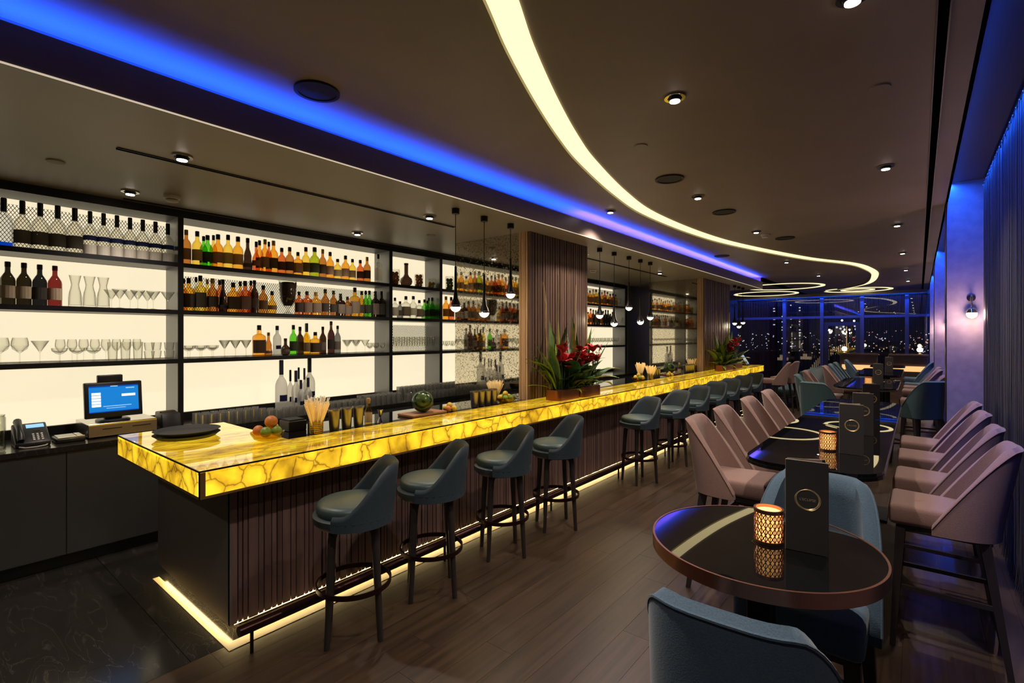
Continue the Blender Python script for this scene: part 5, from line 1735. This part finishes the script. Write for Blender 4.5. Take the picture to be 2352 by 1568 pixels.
put('lower_cup', MB().lathe([(.022, 0), (.008, .045), (.006, .045), (.019, .003)], 16).mesh('cup', smooth=40), 'chrome', t, loc=(0, 0, 0))
put('upper_cup', MB().lathe([(.007, .045), (.026, .105), (.023, .105), (.006, .05)], 16).mesh('cup', smooth=40), 'chrome', t, loc=(0, 0, 0))
for k, (x, y, r, lab, lb2) in enumerate(((-3.50, 3.02, .098, 'whole dark green watermelon on a wooden board', 'wooden board under the watermelon before the pillar'),
                                         (-3.58, 9.02, .105, 'second dark green watermelon between the pillars', 'wooden board under the second watermelon'))):
    t = thing('cutting_board', lb2, 'board', (x, y, ZL_))
    put('board', MB().box(-.11, .11, -.20, .20, 0, .022).mesh('board', bevel=.006, smooth=40), 'wood_board', t, loc=(0, 0, 0))
    put('groove', MB().ring((0, 0, 0), .088, .092, .0218, .0226, 40).mesh('groove'), 'leg_wood', t, loc=(0, 0, 0))
    t = thing('watermelon', lab, 'watermelon', (x, y, ZL_ + .0225))
    put('rind', MB().sphere((0, 0, r * .97), r, 32, 18, .97).mesh('rind', smooth=70), 'melon_rind', t, loc=(0, 0, 0))
    put('stem', MB().tube([(0, 0, r * 1.90), (.006, 0, r * 1.98), (.02, .004, r * 2.02)], .004, 6).mesh('stem'), 'stick_wood', t, loc=(0, 0, 0))


def fruit_heap(x, y, label, cols, n, bowl=True, spread=.06):
    if bowl:
        t = thing('garnish_bowl', 'bowl under ' + label, 'bowl', (x, y, ZL_))
        put('bowl', cached('gb', lambda: MB().lathe([(.055, 0), (.09, .02), (.108, .05), (.104, .05), (.085, .024), (.02, .012)], 28).mesh('bowl', smooth=50)), 'glass_yellow', t, loc=(0, 0, 0))
        put('foot', cached('gbf', lambda: MB().ring((0, 0, 0), .045, .055, 0, .004, 28).mesh('foot')), 'brass', t, loc=(0, 0, 0))
    for i in range(n):
        a = 2 * PI * i / max(1, n - 1) + .4
        last = i == n - 1
        r = .030
        p = (0, 0, .095) if last else (spread * math.cos(a), spread * math.sin(a), .058 if bowl else .0305)
        if last and not bowl:
            p = (0, 0, .058)
        mt = cols[i % len(cols)]
        nm = {'citrus_green': 'lime', 'citrus_yellow': 'lemon', 'citrus_orange': 'orange'}[mt]
        o_ = put(nm, cached('heapfruit', lambda: MB().sphere((0, 0, 0), .030, 14, 9, 1.0).mesh('fruit', smooth=60)), mt, None, loc=(x + p[0], y + p[1], ZL_ + p[2]))
        tag(o_, '%s %s among %s' % (ORD[i], nm, label), 'fruit', label)


fruit_heap(-3.44, 4.12, 'the limes and lemons beside the mirrored pillar', ['citrus_green', 'citrus_yellow', 'citrus_green', 'citrus_yellow'], 6)
fruit_heap(-3.44, 3.30, 'the yellow fruit beside the first watermelon', ['citrus_yellow', 'citrus_orange'], 5, False, .040)
fruit_heap(-3.46, 7.45, 'the yellow fruit past the first pillar', ['citrus_yellow', 'citrus_green', 'citrus_yellow'], 6)
fruit_heap(-3.42, 8.62, 'the loose lemons before the second watermelon', ['citrus_yellow'], 4, False, .040)
t = thing('goblet', 'glass goblet of dark berries beside the mirrored pillar', 'goblet', (-3.70, 4.32, ZL_))
put('bowl', MB().lathe([(.045, 0), (.045, .006), (.010, .02), (.010, .06), (.05, .085), (.068, .13), (.060, .185), (.057, .185), (.064, .13), (.02, .08)], 20).mesh('bowl', smooth=50), 'glass_clear', t, loc=(0, 0, 0))
put('berries', MB().lathe([(.02, .083), (.046, .095), (.061, .13), (.058, .155)], 18).mesh('berries', smooth=50), 'coffee', t, loc=(0, 0, 0))
t = thing('order_tablet', 'tilted tablet terminal at the far end of the bar', 'tablet', (-3.20, 12.75, ZT))
MB().box(-3.28, -3.12, 12.66, 12.84, ZT, ZT + .03).build('stand', 'black_plastic', t, bevel=.004, seg=1)
MB().add([(-3.16, 12.62, ZT + .03), (-3.15, 12.62, ZT + .03), (-3.15, 12.88, ZT + .03), (-3.16, 12.88, ZT + .03), (-3.29, 12.62, ZT + .26), (-3.28, 12.62, ZT + .26), (-3.28, 12.88, ZT + .26), (-3.29, 12.88, ZT + .26)],
         [(0, 3, 2, 1), (4, 5, 6, 7), (0, 1, 5, 4), (1, 2, 6, 5), (2, 3, 7, 6), (3, 0, 4, 7)]).build('casing', 'black_plastic', t)
MB().add([(-3.1492, 12.635, ZT + .045), (-3.1492, 12.865, ZT + .045), (-3.2705, 12.865, ZT + .248), (-3.2705, 12.635, ZT + .248)] + [(-3.1512, 12.635, ZT + .045), (-3.1512, 12.865, ZT + .045), (-3.2725, 12.865, ZT + .248), (-3.2725, 12.635, ZT + .248)],
         [(0, 1, 2, 3), (7, 6, 5, 4), (0, 4, 5, 1), (1, 5, 6, 2), (2, 6, 7, 3), (3, 7, 4, 0)]).build('screen', 'screen_grey', t)


# ================================================================== FLOWER ARRANGEMENTS
def leaf_mesh(length, width, bend, fold=.25, n=8, tip=1.6):
    """blade growing along +z, bending towards +x, folded along its rib"""
    vs_, fs_ = [], []
    for i in range(n + 1):
        k = i / n
        wd = width * (math.sin(PI * min(1, k * .95 + .05)) ** .8) * (1 - k ** 4 * .6) / 2
        z = length * math.sin(bend * k) / bend if bend > .01 else length * k
        x = length * (1 - math.cos(bend * k)) / bend if bend > .01 else 0
        for s_ in (-1, 0, 1):
            vs_.append((x - abs(s_) * wd * fold * math.sin(bend * k + .2), s_ * wd, z + abs(s_) * wd * fold))
    for i in range(n):
        for j in range(2):
            fs_.append((i * 3 + j, i * 3 + j + 1, i * 3 + 4 + j, i * 3 + 3 + j))
    return MB().add(vs_, fs_).mesh('leaf', smooth=70)


LEAVES = [leaf_mesh(1, .16, .5), leaf_mesh(1, .22, 1.0), leaf_mesh(1, .10, .25), leaf_mesh(1, .30, 1.3)]
for me in LEAVES:
    pass


def arrangement(x, y0, y1, label, seed, k=1.0, boxes=2):
    rr = random.Random(seed)
    t = thing('flower_arrangement', label, 'flower arrangement', (x, (y0 + y1) / 2, ZT))
    ym = (y0 + y1) / 2
    L = (y1 - y0) / boxes
    for b in range(boxes):
        ya, yb = y0 + b * L + .012, y0 + (b + 1) * L - .012
        dx = .02 if b else 0
        mb = prism([(p[0], p[1]) for p in rounded(x - .11 + dx, x + .09 + dx, ya, yb, .05)], ZT, ZT + .115)
        pl = mb.build('planter', 'copper_planter', t)
        prism(rounded(x - .10 + dx, x + .08 + dx, ya + .01, yb - .01, .045), ZT + .1152, ZT + .118).build('soil', 'coffee', pl)

    def lf(mi, px_, py_, pz, length, wid, tilt, az, mt, name='leaf'):
        reach = length * (math.sin(rad(tilt)) * .9 + (.10, .35, .06, .45)[mi]) + .03
        if px_ + reach * math.cos(rad(az)) < -3.315:          # keep clear of the pillar
            az = math.degrees(math.acos(max(-.99, min(.99, (-3.31 - px_) / reach)))) * (1 if math.sin(rad(az)) > 0 else -1)
        o_ = put(name, LEAVES[mi], mt, t, loc=(px_ - x, py_ - ym, pz - ZT), rot=(0, rad(tilt), rad(az)), scale=(length, length * wid, length))
        return o_
    zb = ZT + .11
    for i in range(int(64 * k)):          # dark foliage
        py_ = rr.uniform(y0 + .05, y1 - .05)
        lf(rr.choice((0, 1, 1, 3)), x + rr.uniform(-.06, .05), py_, zb, rr.uniform(.20, .52) * (.8 + .2 * k), rr.uniform(.8, 1.6), rr.uniform(5, 50), rr.uniform(0, 360), rr.choice(('leaf_dark', 'leaf_dark', 'leaf_mid')))
    for i in range(int(24 * k)):           # tall upright blades
        py_ = rr.uniform(y0 + .05, y1 - .05)
        lf(2, x + rr.uniform(-.09, -.02), py_, zb, rr.uniform(.45, .85), rr.uniform(.7, 1.2), rr.uniform(0, 20), rr.uniform(0, 360), rr.choice(('leaf_dark', 'leaf_mid', 'leaf_mid', 'leaf_lime')))
    for i in range(int(16 * k)):           # fresh green leaves at the rim
        py_ = rr.uniform(y0 + .05, y1 - .05)
        lf(rr.choice((0, 1)), x + rr.uniform(-.02, .08), py_, zb - .01, rr.uniform(.16, .30), 1.0, rr.uniform(30, 80), rr.uniform(-100, 100), 'leaf_lime')
    lf(0, x - .05, y0 + .05, zb + .02, .42, .8, 70, -100, 'leaf_lime')
    for i in range(int(9 * k)):
        lf(rr.choice((0, 1, 2)), x + rr.uniform(-.05, .03), y0 + rr.uniform(.04, .16), zb, rr.uniform(.40, .62), rr.uniform(.6, 1.0), rr.uniform(10, 42), rr.uniform(-130, -60), rr.choice(('leaf_mid', 'leaf_lime', 'leaf_dark')))
    lf(1, x, y0 + .08, zb + .05, .50, .9, 25, -100, 'leaf_lime')
    lf(3, x + .05, y1 - .04, zb, .30, 1.2, 60, 70, 'leaf_dark')
    # red ginger flowers
    for i in range(int(20 * k)):
        py_ = rr.uniform(y0 + .10, y1 - .08)
        px_ = x + rr.uniform(.0, .10)
        zt = ZT + rr.uniform(.38, .64)
        st_ = put('flower_stem', MB().tube([(0, 0, 0), (rr.uniform(-.02, .02), rr.uniform(-.03, .03), zt - zb)], .004, 5).mesh('flower_stem'), 'leaf_dark', t, loc=(px_ - x, py_ - ym, zb - ZT))
        for q in range(5):
            a = q * 72 + rr.uniform(-20, 20)
            put('petal', LEAVES[1], 'petal_red', st_, loc=(0, 0, zt - zb - .03), rot=(0, rad(rr.uniform(10, 60)), rad(a)), scale=(.13, .42, .13))
    # pink orchid sprays
    for i in range(int(6 * k)):
        py_ = y0 + (y1 - y0) * (.45 + .5 * rr.random())
        px_ = x + rr.uniform(-.03, .06)
        h_ = rr.uniform(.30, .52)
        bx, by = rr.uniform(-.06, .08), rr.uniform(-.05, .10)
        st_ = put('spray_stem', MB().tube([(0, 0, 0), (bx * .4, by * .4, h_ * .6), (bx, by, h_)], .003, 5).mesh('spray_stem'), 'stick_wood', t, loc=(px_ - x, py_ - ym, zb - ZT))
        for q in range(16):
            u = .35 + .65 * q / 15
            put('blossom', LEAVES[3], rr.choice(('petal_pink', 'petal_red', 'petal_pink')), st_, loc=(bx * u * u + rr.uniform(-.02, .02), by * u * u + rr.uniform(-.02, .02), h_ * u),
                rot=(rad(rr.uniform(-80, 80)), rad(rr.uniform(20, 100)), rad(rr.uniform(0, 360))), scale=(.055, .09, .055))
    # tall dry sticks
    for i, u in enumerate((.05, .22, .62, .88)[:max(3, int(4 * k))]):
        h_ = (1.20, 1.30, 1.22, .98)[i] * (.72 + .28 * k)
        pts = [(0, 0, 0)]
        for q in range(1, 6):
            pts.append((rr.uniform(-.012, .012), rr.uniform(-.012, .012) + ((-.12) * q / 5 if i == 0 else 0), h_ * q / 5))
        put('dry_stick', MB().tube(pts, [.014, .013, .012, .011, .010, .008], 6).mesh('dry_stick', smooth=60), 'stick_wood', t, loc=(-.05, y0 + (y1 - y0) * u - ym, zb - ZT - .02))
    return t


arrangement(-3.10, 4.50, 5.42, 'large tropical flower arrangement in copper planters before the first pillar', 5)
arrangement(-3.11, 10.45, 11.75, 'smaller tropical flower arrangement in copper planters before the second pillar', 8, .7)
